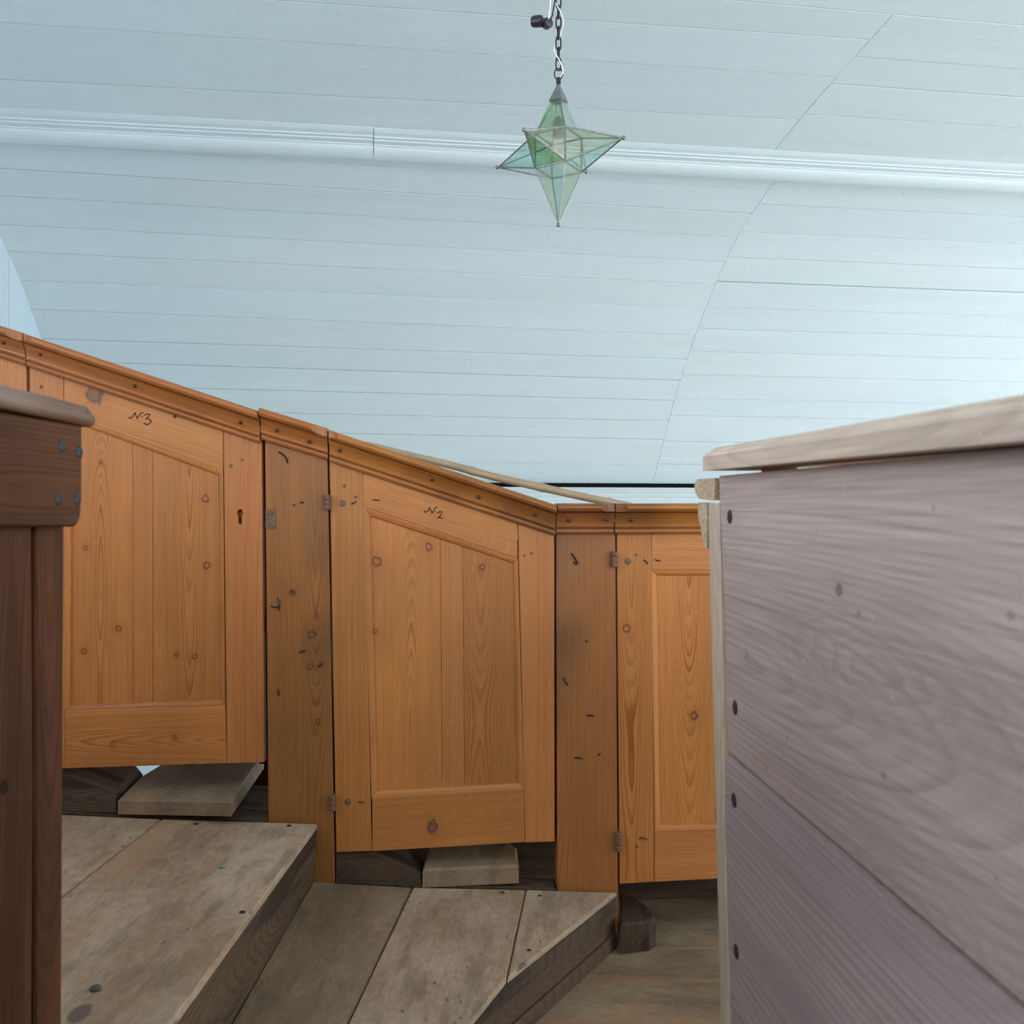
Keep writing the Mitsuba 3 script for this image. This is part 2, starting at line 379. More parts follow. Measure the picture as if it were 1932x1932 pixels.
# ------------------------------------------------------------------ the vault
half = [(3.24, .098), (3.19, .152), (3.055, .305), (2.9, .459), (2.61, .675), (2.44, .765), (2.21, .832), (1.949, .874), (1.62, .906), (1.3, .925), (1.0, .93)]
HSOUTH = .84
pts = np.array(half + [(.4, .928), (-.3, .905), (-1.24, HSOUTH)]) * CS
cum = np.r_[0, np.cumsum(np.linalg.norm(np.diff(pts, axis=0), axis=1))]
PV, PH = PchipInterpolator(cum, pts[:, 0]), PchipInterpolator(cum, pts[:, 1])
SMAX, SAPEX = cum[-1], cum[len(half) - 1]
def vault(u, s, out=0.0):
    ds = 1e-3
    s0, s1 = np.clip(s - ds, 0, SMAX), np.clip(s + ds, 0, SMAX)
    tv, th = PV(s1) - PV(s0), PH(s1) - PH(s0)
    L = math.hypot(tv, th)
    nv, nh = -th / L, tv / L            # candidate normal
    if nv * (pts[len(half) - 1, 0] - PV(s)) + nh * (-.4 - PH(s)) < 0: nv, nh = -nv, -nh    # inward
    v, h = PV(s) - out * nv, PH(s) - out * nh
    return u * U + v * V + np.array([0, 0, EYE + h])
_ss = np.linspace(0, SAPEX + .5, 6000); _kk = PH(_ss) / np.maximum(PV(_ss), .05)
def vault_s(px, py):
    d = ray(px, py)
    k = d[2] / float(d @ V)
    i = int(np.argmax(_kk >= k)) if (_kk >= k).any() else len(_kk) - 1
    return float(_ss[i])
def vault_u(px, py):
    s = vault_s(px, py); d = ray(px, py)
    return float(d @ U) * float(PV(s)) / float(d @ V)
UW, UJ, UE = -.95 * CS, 1.0 * CS, 8.2
UJ2 = .94 * CS
def line_s(p, q):
    """A seam as s over u: linear through the two image points, constant beyond them."""
    a, b = (vault_u(*p), vault_s(*p)), (vault_u(*q), vault_s(*q))
    def f(u):
        t = (u - a[0]) / (b[0] - a[0])
        return a[1] + (b[1] - a[1]) * min(max(t, -.6), 1.25)
    return f
ceil = thing('ceiling', kind='structure', label='barrel vault of pale blue painted boards')
def vault_board(u0, u1, lo, hi, gap=.002, proud=0.0, m=5, mat='mat_paint', parent=ceil, name='board', thick=.02, nu=2):
    bid = nid(); us = np.linspace(u0 + .0008, u1 - .0008, nu)
    F_, B_ = [], []
    uvf = []
    for u in us:
        a, b = lo(u) + gap / 2, hi(u) - gap / 2
        if b - a < .004: b = a + .004
        ss = [a, a + .0012] + list(np.linspace(a, b, m)[1:-1]) + [b - .0012, b]
        F_.append([vault(u, s, -proud + (.0010 if k in (0, len(ss) - 1) else 0)) for k, s in enumerate(ss)])
        B_.append([vault(u, s, thick) for s in ss])
        uvf.append([(10.0 * bid + 5 + s - a - .04, u) for s in ss])
    F_, B_, uvf = np.array(F_), np.array(B_), np.array(uvf)
    n1, n2 = F_.shape[:2]
    vs = np.vstack([F_.reshape(-1, 3), B_.reshape(-1, 3)]); uv = np.vstack([uvf.reshape(-1, 2)] * 2)
    f = []; off = n1 * n2
    for i in range(n1 - 1):
        for j in range(n2 - 1):
            a, b, c, d = i * n2 + j, (i + 1) * n2 + j, (i + 1) * n2 + j + 1, i * n2 + j + 1
            f += [[a, b, c], [a, c, d], [off + a, off + c, off + b], [off + a, off + d, off + c]]
    for i in range(n1 - 1):
        for j in (0, n2 - 1):
            a, b = i * n2 + j, (i + 1) * n2 + j
            f += [[a, off + a, b], [b, off + a, off + b]]
    for j in range(n2 - 1):
        for i in (0, n1 - 1):
            a, b = i * n2 + j, i * n2 + j + 1
            f += [[a, b, off + a], [b, off + b, off + a]]
    f = np.array(f)
    tri = vs[f].reshape(-1, 3); uvt = uv[f].reshape(-1, 2)
    return put(parent, name, mikit.ply((tri, np.arange(len(tri)).reshape(-1, 3)), mat, smooth=False, uv=uvt))
lowL = [((300, 287), (1416, 359)), ((0, 318), (966, 378)), ((0, 369), (966, 425)), ((0, 424), (966, 475)), ((0, 474), (966, 520)), ((38, 529), (966, 567)),
        ((71, 584), (966, 620)), ((99, 640), (966, 668)), ((245, 686), (1000, 710)), ((368, 733), (1245, 755)), ((497, 779), (1243, 794)), ((623, 817), (1197, 828)), ((814, 867), (1136, 877))]
lowR = [((1447, 386), (1932, 404)), ((1400, 438), (1932, 456)), ((1371, 485), (1932, 506)), ((1348, 531), (1932, 550)), ((1325, 579), (1932, 595)), ((1310, 620), (1932, 636)),
        ((1300, 663), (1932, 677)), ((1290, 707), (1932, 720)), ((1275, 752), (1845, 763)), ((1262, 784), (1685, 792)), ((1255, 833), (1500, 838)), ((1248, 876), (1500, 879))]
upL = [((500, 0), (1641, 74)), ((0, 42), (1576, 145)), ((340, 167), (1451, 223))]
upR = [((1658, 59), (1932, 75)), ((1615, 106), (1932, 128)), ((1570, 158), (1932, 178)), ((1530, 215), (1932, 240))]
const = lambda s: (lambda u: s)
SPRING = vault_s(1100, 912)
corn_bot = line_s((0, 262), (1932, 350)); corn_top = line_s((0, 180), (1932, 285))
def stack(lines, u0, u1, s_lo, s_hi, gaps):
    """Boards between consecutive seams, from the springing up; lines are ordered from the top of the picture down."""
    seams = [s_lo] + [line_s(*l) for l in reversed(lines)] + [s_hi]
    gp = [.002] + [gaps.get(len(lines) - j, .0016 + .0036 * rng.rand() ** 1.5) for j in range(1, len(lines) + 1)] + [.002]
    for i in range(len(seams) - 1):
        lo, hi, a_, b_ = seams[i], seams[i + 1], gp[i] / 2, gp[i + 1] / 2
        vault_board(u0, u1, (lambda u, lo=lo, a_=a_: lo(u) + a_), (lambda u, hi=hi, b_=b_: hi(u) - b_), gap=0.0, proud=.0018 * rng.rand())
mid = lambda u: .5 * (corn_bot(u) + corn_top(u))
stack(lowL, UW, UJ, const(SPRING), mid, {})
stack(lowR, UJ, UE, const(SPRING), mid, {3: .009, 0: .004})
S_UP = vault_s(500, -75)
stack(upL, UW, UJ2, mid, const(S_UP), {})
stack(upR, UJ2, UE, mid, const(S_UP), {})
sN = np.r_[np.arange(S_UP, SMAX - .06, .16), SMAX]
for a, b in zip(sN[:-1], sN[1:]):
    vault_board(UW, UE, const(a), const(b), m=3)
# dark outer skin, added unseen to stop light through the joints
sk = np.linspace(-.02, SMAX, 60); skin = []
for a, b in zip(sk[:-1], sk[1:]):
    q = [vault(u, max(s, 0), .045) for u, s in ((UW - .1, a), (UE + .1, a), (UE + .1, b), (UW - .1, b))]
    skin += [[q[0], q[1], q[2]], [q[0], q[2], q[3]]]
put(ceil, 'added_shell', mikit.ply(trimesh.Trimesh(**trimesh.triangles.to_kwargs(np.array(skin))), 'mat_void'), label='dark shell added behind the boards to block light')

# cornice along the vault: reeded band over a round roll, in two lengths
def vault_sweep(profile, u0, u1, sref, parent, name, mat='mat_paint'):
    """profile (along s from sref, inward)"""
    bid = nid(); R = []; UVs = []
    us = [u0, u1]
    for u in us:
        s0 = sref(u)
        R.append([vault(u, s0 + a, -b) for a, b in profile])
    tri, uv = [], []
    n = len(profile); arc = np.r_[0, np.cumsum(np.linalg.norm(np.diff(np.array(profile), axis=0), axis=1))]
    for j in range(n - 1):
        a, b, c, d = R[0][j], R[1][j], R[1][j + 1], R[0][j + 1]
        ua, ub = 10.0 * bid + 5 + arc[j], 10.0 * bid + 5 + arc[j + 1]
        tri += [[a, b, c], [a, c, d]]
        uv += [[(ua, us[0]), (ua, us[1]), (ub, us[1])], [(ua, us[0]), (ub, us[1]), (ub, us[0])]]
    for k in (0, 1):
        c = np.mean(R[k], axis=0)
        for j in range(n - 1):
            tri.append([c, R[k][j], R[k][j + 1]]); uv.append([(10.0 * bid + 5, 0)] * 3)
    tri = np.array(tri).reshape(-1, 3)
    put(parent, name, mikit.ply((tri, np.arange(len(tri)).reshape(-1, 3)), mat, smooth=False, uv=np.array(uv).reshape(-1, 2)))
roll = [(-.001 + .052 * (1 - math.cos(t)), .046 * math.sin(t) ** .8 if 0 < t < math.pi else 0) for t in np.linspace(0, math.pi * .80, 16)] + [(.112, .0)]
roll = [(a, max(b, 0)) for a, b in roll]
band = [(.096, 0), (.096, .030), (.106, .032), (.108, .026), (.130, .0255), (.1315, .029), (.137, .029), (.1385, .0215), (.150, .021), (.1515, .0245), (.157, .0245), (.1585, .017),
        (.180, .014), (.196, .004), (.200, 0)]
band = [(a, .72 * b) for a, b in band]
cb = line_s((0, 258), (1932, 349))
cjoin = vault_u(705, 270)
cor = thing('trim_1', kind='structure', label='pale blue cornice of a round roll under a reeded band, crossing the vault')
for (u0, u1, ds) in ((UW, cjoin - .0012, 0.0), (cjoin + .0012, UE, -.004)):
    sref = lambda u, ds=ds: cb(u) + ds
    vault_sweep(roll, u0, u1, sref, cor, 'roll')
    vault_sweep(band, u0, u1, sref, cor, 'reeded_band')

# ------------------------------------------------------------------ walls
VN, VS = 3.24 * CS, -1.24 * CS
def uvz(u, v, z): return u * U + v * V + np.array([0, 0, z])
HS = EYE + .098 * CS                       # springing height
ZN = -2.6                                  # nave floor
gv0, gv1, gz0, gz1, GL = ADDED_GABLE_WINDOW
outline = Polygon([(float(PV(s)), float(PH(s)) + EYE) for s in np.linspace(0, SMAX, 120)] + [(VS, ZN), (VN, ZN)])
west = thing('wall_west', kind='structure', label='gable wall of upright blue-grey boards')
seamv = [-9, 4.685 - .23 * 1, 4.685, 4.91, 5.15, 5.40, 5.63, 9]
vs_ = list(np.arange(4.685 - .23 * 30, 4.685 - .1, .23)) + [4.685, 4.91, 5.15, 5.40, 5.63, 5.9]
for a, b in zip(vs_[:-1], vs_[1:]):
    g = outline.intersection(sbox(a + .001, ZN, b - .001, 5))
    if g.is_empty or g.area < 1e-3: continue
    g = g.difference(sbox(gv0, gz0, gv1, gz1))
    for q in getattr(g, 'geoms', [g]):
        m = extr(q, uvz(UW, 0, 0), V, Z, -U * (.02 + .002 * rng.rand()))
        m.apply_translation(U * .0015 * rng.rand())
        put(west, 'board', wood(m, 'mat_gable', Z, V))
put(west, 'backing', mikit.ply(extr(outline.buffer(.1).difference(sbox(gv0, gz0, gv1, gz1)), uvz(UW - .04, 0, 0), V, Z, -U * .02), 'mat_void'))
def plainwall(name, poly, o, ex, ey, dv, label, mat='mat_plaster'):
    k = thing(name, kind='structure', label=label)
    scene[k] = mikit.ply(extr(poly, o, ex, ey, dv), mat)
    return k
ev0, ev1, ez0, ez1, EL = ADDED_EAST_WINDOW
plainwall('wall_east', outline.buffer(.08).difference(sbox(ev0, ez0, ev1, ez1)), uvz(UE, 0, 0), V, Z, U * .1, 'far plastered end wall of the nave')
# north wall: horizontal boards below the springing trim
north = thing('wall_north', kind='structure', label='side wall behind the pews clad in pale blue horizontal boards')
zz = HS - .11
while zz > ZN:
    m = brick(uvz((UW + UE) / 2, VN + .012, zz - .07), U * (UE - UW) / 2, V * .010, Z * .0692, .002)
    put(north, 'board', wood(m, 'mat_paint', U, Z)); zz -= .14
put(north, 'backing', mikit.ply(brick(uvz((UW + UE) / 2, VN + .06, (HS + ZN) / 2), U * (UE - UW) / 2, V * .03, Z * ((HS - ZN) / 2 + .1)), 'mat_void'))
tr = thing('trim_2', kind='structure', label='pale moulded trim along the foot of the vault under a dark gap')
zt = hit(1130, 919.5, (uvz(0, VN - .10, 0), V))[2]
prof = [(x_ - .9 * y_, y_) for x_, y_ in [(0, 0), (-.0, -.012), (.006, -.014), (.006, -.030), (.014, -.034), (.014, -.040), (.010, -.042), (.010, -.060), (.018, -.064), (.018, -.070), (.013, -.073), (.013, -.10), (.05, -.10), (.05, 0)]]
put(tr, 'moulding', wood(sweep(prof, uvz(UW, VN - .10, zt), uvz(UE, VN - .10, zt), (V, Z)), 'mat_paint', U, Z))
put(tr, 'dust_strip', mikit.ply(brick(uvz(3, VN - .006, zt - .004), U * 5, V * .03, Z * .003), 'mat_void'))
# south wall with windows
HSO = EYE + HSOUTH * CS
sw = sbox(UW, ZN, UE, HSO + .02)
for u0, u1, z0, z1, L in WINDOWS:
    sw = sw.difference(sbox(u0, max(z0, ZN + .2), u1, min(z1, HSO - .12)))
plainwall('wall_south', sw, uvz(0, VS, 0), U, Z, -V * .35, 'plastered side wall with tall windows behind the viewpoint')
def window(i, c, ex, n, hu, hz, L, label):
    """casement centred at c: half sizes hu along ex and hz, inward normal n"""
    w = thing(f'window_{i}', kind='structure', label=label)
    for q in (-1, 1):
        put(w, 'frame', mikit.ply(brick(c + ex * q * (hu - .03), ex * .03, n * .04, Z * hz, .003), 'mat_frame'))
        put(w, 'frame', mikit.ply(brick(c + Z * q * (hz - .03), ex * (hu - .06), n * .04, Z * .03, .003), 'mat_frame'))
    put(w, 'mullion', mikit.ply(brick(c, ex * .025, n * .035, Z * (hz - .06), .003), 'mat_frame'))
    for k in (-1, 0, 1):
        put(w, 'glazing_bar', mikit.ply(brick(c - n * .01 + Z * k * (hz - .06) / 2, ex * (hu - .06), n * .012, Z * .012, .002), 'mat_frame'))
    q = [c - n * .03 + ex * a * hu + Z * b * hz for a, b in ((-1, -1), (1, -1), (1, 1), (-1, 1))]
    m = trimesh.Trimesh(q, [[0, 1, 2], [0, 2, 3]], process=False)
    if np.dot(m.face_normals[0], n) < 0: m.invert()
    put(w, 'pane', {**mikit.ply(m, {'type': 'diffuse', 'reflectance': {'type': 'rgb', 'value': [.1, .1, .1]}}), 'emitter': {'type': 'area', 'radiance': {'type': 'rgb', 'value': list(L)}}}, label='bright daylit pane')
for i, (u0, u1, z0, z1, L) in enumerate(WINDOWS):
    z1 = min(z1, HSO - .12)
    window(i + 1, uvz((u0 + u1) / 2, VS - .22, (z0 + z1) / 2), U, V, (u1 - u0) / 2, (z1 - z0) / 2, L, 'window of small panes in the side wall')
window(len(WINDOWS) + 2, uvz(UE + .06, (ev0 + ev1) / 2, (ez0 + ez1) / 2), V, -U, (ev1 - ev0) / 2, (ez1 - ez0) / 2, EL, 'large unseen window of small panes added in the far end wall to brighten the vault')
window(len(WINDOWS) + 1, uvz(UW - .05, (gv0 + gv1) / 2, (gz0 + gz1) / 2), V, U, (gv1 - gv0) / 2, (gz1 - gz0) / 2, GL, 'unseen window of small panes added in the gable to light the aisle')
k = thing('nave_floor', kind='structure', label='floor of the nave far below the gallery')
scene[k] = mikit.ply(brick(uvz((UW + UE) / 2, (VN + VS) / 2, ZN - .05), U * (UE - UW) / 2, V * (VN - VS) / 2, Z * .05, .002), 'mat_floor')

# ------------------------------------------------------------------ gallery floor: long boards running along the row
fl = thing('floor', kind='structure', label='worn grey floorboards of the gallery')
ys = [-.9, -.62, -.35, -.08, .2, .48, .76, 1.03, 1.29, 1.55]
for py in (1852, 1790): ys.append(float(hit(1250, py, (np.array([0, 0, 0.]), Z))[1]))
ys += [2.62]
for a, b in zip(ys[:-1], ys[1:]):
    m = brick([-.1, (a + b) / 2, -.02], [1.75, 0, 0], [0, (b - a) / 2 - .0012, 0], [0, 0, .02], .003)
    put(fl, 'board', wood(m, 'mat_floor_brown', np.array([1., 0, 0]), np.array([0, 1., 0])))
put(fl, 'joist', mikit.ply(brick([-.1, .8, -.09], [1.75, 0, 0], [0, 1.7, 0], [0, 0, .045]), 'mat_void'))

# two steps of the aisle: tilted treads
def P_on(px, py, off=0.01):
    return onrow(px, py, off)
t1 = plane3(P_on(121, 1533), P_on(500, 1549), hit(324, 1932, (np.array([0, 0, P_on(500, 1549)[2] - .005]), Z)))
t2 = plane3(P_on(640, 1665), P_on(1160, 1682), hit(853, 1930, (np.array([0, 0, P_on(1160, 1682)[2] + .003]), Z)))
NEAR = .99
def extend(a, b, y):
    """the point of line a-b (world) at depth y"""
    t = (y - a[1]) / (b[1] - a[1])
    return a + (b - a) * t
def tread_plank(parent, ln, rn, plane, thick, front=None, gap=.0025, mat='mat_floor', name='plank'):
    """ln, rn: world point pairs (far, near) of the left and right edge"""
    g = unit(ln[0] - ln[1]); x = np.array([1., 0, 0])
    c = [ln[0] + x * gap / 2, rn[0] - x * gap / 2] + ([front] if front is not None else []) + [rn[1] - x * gap / 2, ln[1] + x * gap / 2]
    m = slab(c, -Z * thick, .0035)
    return put(parent, name, wood(m, mat, unit((rn[0] - rn[1]) + (ln[0] - ln[1])), x))
s1 = thing('wooden_step', 'upper worn wooden step of two broad planks under door N 3', 'step')
e_far, e_near = hit(599, 1554, t1), hit(324, 1932, t1)
e_end = extend(e_far, e_near, NEAR)
sm_far, sm_near = hit(305, 1545, t1), hit(120, 1688, t1)
sm_end = extend(sm_far, sm_near, NEAR)
def on_plane(x, y, pl):
    return np.array([x, y, pl[0][2] - (pl[1][0] * (x - pl[0][0]) + pl[1][1] * (y - pl[0][1])) / pl[1][2]])
L_far = hit(-150, 1525, t1); L_end = on_plane(L_far[0], NEAR, t1)
tread_plank(s1, (sm_far, sm_end), (e_far, e_end), t1, .012)
tread_plank(s1, (L_far, L_end), (sm_far, sm_end), t1, .045)
r_far, r_near = hit(591, 1664, t2), hit(436, 1932, t2)
r_end = extend(r_far, r_near, NEAR)
back = np.array([-.035, 0, 0])
top_off = np.array([-.001, 0, -.0125])
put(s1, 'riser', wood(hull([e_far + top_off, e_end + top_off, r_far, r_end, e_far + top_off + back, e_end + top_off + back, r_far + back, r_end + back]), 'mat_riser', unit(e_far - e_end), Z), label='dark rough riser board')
s2 = thing('wooden_step', 'lower worn wooden step with a slanting front edge under door N 2', 'step')
f_far, f_near = hit(1163, 1683, t2), hit(853, 1930, t2)
f_end = extend(f_far, f_near, NEAR + .35)
a_far, a_near = hit(778, 1674, t2), hit(655, 1932, t2); a_end = extend(a_far, a_near, NEAR)
b_far, b_front = hit(992, 1678, t2), hit(956, 1846, t2)
l_far, l_end = hit(589, 1663, t2), on_plane(r_end[0] + .002, NEAR, t2)
tread_plank(s2, (l_far, l_end), (a_far, a_end), t2, .05, mat='mat_floor_brown')
g = np.array([.0012, 0, 0])
f_a = extend(f_far, f_near, f_end[1])
put(s2, 'plank', wood(slab([a_far + g, b_far - g, b_front - g, f_a, a_end + g], -Z * .010, .004), 'mat_floor', unit(a_far - a_end), np.array([1., 0, 0])))
put(s2, 'plank', wood(slab([b_far + g, f_far, b_front + g], -Z * .010, .004), 'mat_floor', unit(b_far - b_front), np.array([1., 0, 0])))
fd = unit(f_far - f_a); fn = unit(np.cross(fd, Z)); fn = fn if fn[1] < 0 else -fn
ztop = np.array([0, 0, -.0105])
A, B = f_a + ztop - fn * .001, f_far + ztop - fn * .001
for i, (z0, z1, o) in enumerate(((0, .26, .001), (.268, .70, -.004), (.708, 1.0, .002))):
    hA, hB = A[2], B[2]
    pa, pb = A - Z * hA * z0 + fn * o, B - Z * hB * z0 + fn * o
    qa, qb = A - Z * hA * z1 + fn * (o + .002), B - Z * hB * z1 + fn * (o + .002)
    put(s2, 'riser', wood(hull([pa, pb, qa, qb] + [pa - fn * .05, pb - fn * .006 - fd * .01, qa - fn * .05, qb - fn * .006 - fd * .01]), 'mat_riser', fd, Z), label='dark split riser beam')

# ------------------------------------------------------------------ the far row: doors and posts
def R(px, py, off=0.0): return onrow(px, py, off)
def board_px(parent, name, poly, mat, along, off=0.0, thick=.03, bev=.0012, center=None, label=None, bid=None):
    c = [R(x, y, off) for x, y in poly]
    m = slab(c, -NF * thick, bev)
    ax = unit(np.cross(NF, along))
    o = R(*center, off) if center else np.mean(c, axis=0) + ax * .09
    return put(parent, name, wood(m, mat, along, ax, o, bid), label=label)
CAPV = 57 / 764.0
def cap_profile():
    t = CAPV
    pr = [(0, 0)]
    pr += [(.032 + .0145 * math.cos(a), -.0108 + .0108 * math.sin(a)) for a in np.linspace(math.pi / 2, -math.pi * .62, 14)]     # roll
    pr += [(.0255, -.0225), (.0315, -.0232)]
    for a in np.linspace(0, 1, 8):                                                                                               # cove
        pr.append((.0320 - .0175 * math.sin(a * math.pi / 2) ** .8, -.0236 - .0315 * a))
    pr += [(.0175, -.0556), (.0190, -.0575), (.0175, -.0595), (.0100, -.0605), (.0095, -.0622), (.0140, -.0640), (.0155, -.0700), (.0120, -t), (0, -t)]
    return pr
CAPROF = cap_profile()
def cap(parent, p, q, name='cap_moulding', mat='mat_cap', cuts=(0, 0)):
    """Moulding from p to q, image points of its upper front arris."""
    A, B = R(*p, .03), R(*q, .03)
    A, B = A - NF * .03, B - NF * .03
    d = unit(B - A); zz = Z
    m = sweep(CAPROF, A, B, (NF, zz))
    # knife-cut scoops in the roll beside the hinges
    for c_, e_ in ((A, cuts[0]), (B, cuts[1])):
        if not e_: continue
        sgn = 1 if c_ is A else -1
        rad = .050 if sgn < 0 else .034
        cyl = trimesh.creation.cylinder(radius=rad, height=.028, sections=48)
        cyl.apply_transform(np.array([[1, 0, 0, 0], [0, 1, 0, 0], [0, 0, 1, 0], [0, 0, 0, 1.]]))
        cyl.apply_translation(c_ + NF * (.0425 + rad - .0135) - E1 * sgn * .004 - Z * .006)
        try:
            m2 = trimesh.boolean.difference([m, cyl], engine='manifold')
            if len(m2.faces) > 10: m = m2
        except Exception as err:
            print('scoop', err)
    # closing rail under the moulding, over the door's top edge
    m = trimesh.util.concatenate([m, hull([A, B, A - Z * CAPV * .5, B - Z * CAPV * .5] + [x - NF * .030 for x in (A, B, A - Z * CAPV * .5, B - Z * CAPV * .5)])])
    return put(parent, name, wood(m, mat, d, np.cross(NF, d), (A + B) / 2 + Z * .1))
NAIL = {}
def nail(parent, px, py, off, r=.0045, mat='mat_iron', name='nail', sq=True, n=NF, at=None):
    c = R(px, py, off) if at is None else at
    a = rng.rand() * 3
    pr = [(0, .0030), (r * .6, .0026), (r, .0008), (r, -.004), (0, -.004)]
    m = spin(pr, n, c, 6 if sq else 14)
    return put(parent, name, mikit.ply(m, mat))
def peg(parent, px, py, r, mat='mat_rust', name='peg', off=0.0, h=.0012):
    c = R(px, py, off)
    m = spin([(0, h), (r * .7, h * .8), (r, h * .2), (r, -.004), (0, -.004)], NF, c, 16)
    return put(parent, name, mikit.ply(m, mat))
def stroke(parent, lines, conv, name, w=.0023, label=None):
    polys = []
    for ln in lines:
        pts2 = []
        for q in ln:
            P = R(*conv(q), 0) - D0
            pts2.append((float(P @ E1), float(P[2])))
        polys.append(LineString(pts2).buffer(w * .5, 4))
    g = shapely.union_all(polys)
    ms = [extr(x, D0 + NF * .0004, E1, Z, -NF * .0012) for x in getattr(g, 'geoms', [g])]
    put(parent, name, mikit.ply(trimesh.util.concatenate(ms), 'mat_ink'), label=label)
def hinge(parent, px, y0, y1, rad=.0085):
    """Three barrel knuckles and the leaf that runs into the gap."""
    x0 = px
    A, B = R(x0, y1, .012), R(x0, y0, .012)
    hg = put(parent, 'hinge', mikit.ply(brick((A + B) / 2 - NF * .014 + E1 * .003, E1 * .0015, NF * .02, (B - A) / 2 * .96, .0005), 'mat_rust'), label='iron barrel hinge')
    for i in range(3):
        a, b = A + (B - A) * (i / 3 + .008), A + (B - A) * ((i + 1) / 3 - .008)
        m = spin([(0, 0), (rad * .92, 0), (rad, .0015), (rad, np.linalg.norm(b - a) - .0015), (rad * .92, np.linalg.norm(b - a)), (0, np.linalg.norm(b - a))], b - a, a, 16)
        put(hg, 'knuckle', mikit.ply(m, 'mat_rust'))
def moulding_px(parent, i0, i1, c0, c1, bulge=.004, off=0.0, dch=.010, name='moulding'):
    """Rounded sticking between the frame's arris (i0-i1) and the panel (c0-c1)."""
    pts_ = []
    for t in np.linspace(0, 1, 7):
        for a, b in ((i0, c0), (i1, c1)):
            o = off - .0012 - dch * (1 - math.sqrt(max(0, 1 - t * t)) if bulge > 0 else t)
            x, y = a[0] + (b[0] - a[0]) * t, a[1] + (b[1] - a[1]) * t
            pts_.append(R(x, y, o))
    base = [R(*q, off - .02) for q in (i0, i1, c0, c1)]
    m = hull(pts_ + base)
    d = unit(R(*i1) - R(*i0))
    return put(parent, name, wood(m, 'mat_pine', d, np.cross(NF, d), np.mean(pts_, axis=0) + np.cross(NF, d) * .11))
PANEL = -.011
# ---- door N 3
d3 = thing('pew_door', 'pine pew door marked N 3, highest on the steps, with a keyhole', 'door')
capline3 = lambda x: 692 + (x - 55) * .3265
rl3 = lambda x: 888 + (x - 421) * .357
board_px(d3, 'stile', [(55, capline3(55) - 20), (119.5, capline3(119.5) - 20), (122, 1450), (62, 1452)], 'mat_pine', Z, center=(-90, 1000))
rs = [(421.7, capline3(421) - 20), (493.5, capline3(493) - 20), (498.5, 1438), (428.5, 1440)]
# right stile with a real keyhole
c = [R(x, y) for x, y in rs]
to2 = lambda P: (float((P - D0) @ E1), float((P - D0) @ Z))
poly = Polygon([to2(q) for q in c])
kh = shapely.union_all([Polygon([to2(R(*q)) for q in qq]) for qq in ([(448, 962), (456, 961), (459, 968), (455, 976), (450, 976), (447, 970)], [(451, 974), (455, 974), (457, 982), (455, 990), (450, 988), (449, 981)])])
m = extr(poly.difference(kh), D0, E1, Z, -NF * .03)
put(d3, 'stile', wood(m, 'mat_pine', Z, E1, R(560, 1100)))
put(d3, 'lock_case', mikit.ply(brick(R(453, 975) - NF * .045, E1 * .03, NF * .012, Z * .045), 'mat_iron'), label='dark lock behind the keyhole')
tr_ = board_px(d3, 'top_rail', [(120.3, capline3(120) - 20), (421, capline3(421) - 20), (421, 888), (120.3, rl3(120))], 'mat_pine', unit(R(421, 815) - R(120, 717)), center=(230, 930))
moulding_px(tr_, (124, rl3(124)), (421, 888), (140, rl3(140) + 9.5), (412, 897))
br_ = board_px(d3, 'bottom_rail', [(122, 1341), (425, 1333), (428, 1440), (122, 1450)], 'mat_pine', E1, center=(300, 1398))
moulding_px(br_, (123, 1341), (425, 1333), (134, 1329), (415, 1320))
moulding_px(d3, (120, 790), (122, 1341), (138, 797), (134, 1329), name='stile_moulding')
moulding_px(d3, (421, 888), (425, 1333), (412, 897), (415, 1320), name='stile_moulding')
for x0, x1, cx in ((118, 249.5, 190), (250, 287.7, 520), (288.3, 430, 357)):
    board_px(d3, 'panel_board', [(x0, 740 + .357 * (x0 - 100)), (x1, 740 + .357 * (x1 - 100)), (x1 + .5, 1345), (x0 + .5, 1345)], 'mat_pine', Z, off=PANEL, thick=.012, bev=.0004, center=(cx, 1100))
board_px(d3, 'added_back_board', [(66, 740), (490, 868), (494, 1430), (70, 1440)], 'mat_pine', Z, off=-.0304, thick=.004, bev=.0004)  # unseen board added to stop light slits between the door boards
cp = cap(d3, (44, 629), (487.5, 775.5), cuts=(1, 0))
for q in ((75, 668), (254, 728), (453, 797)): nail(cp, *q, .022)
for q, r in (((78, 730), .0042), ((436, 879), .004), ((457, 867), .004)): peg(d3, *q, r)
nail(tr_, 330, 786, 0, .004)
cv = lambda q: (q[0] / 3.715, 700 + q[1] / 3.715)
stroke(tr_, [[(905, 322), (912, 331), (922, 329), (933, 314), (946, 292)], [(946, 292), (953, 312), (962, 333)], [(962, 333), (976, 309), (990, 293), (1004, 292)], [(990, 316), (997, 320)],
             [(1012, 309), (1032, 301), (1050, 304), (1040, 320), (1022, 335)], [(1022, 335), (1044, 337), (1060, 349), (1050, 367), (1028, 377), (1010, 366)]], cv, 'numeral', label='N 3 in dark brushed handwriting')
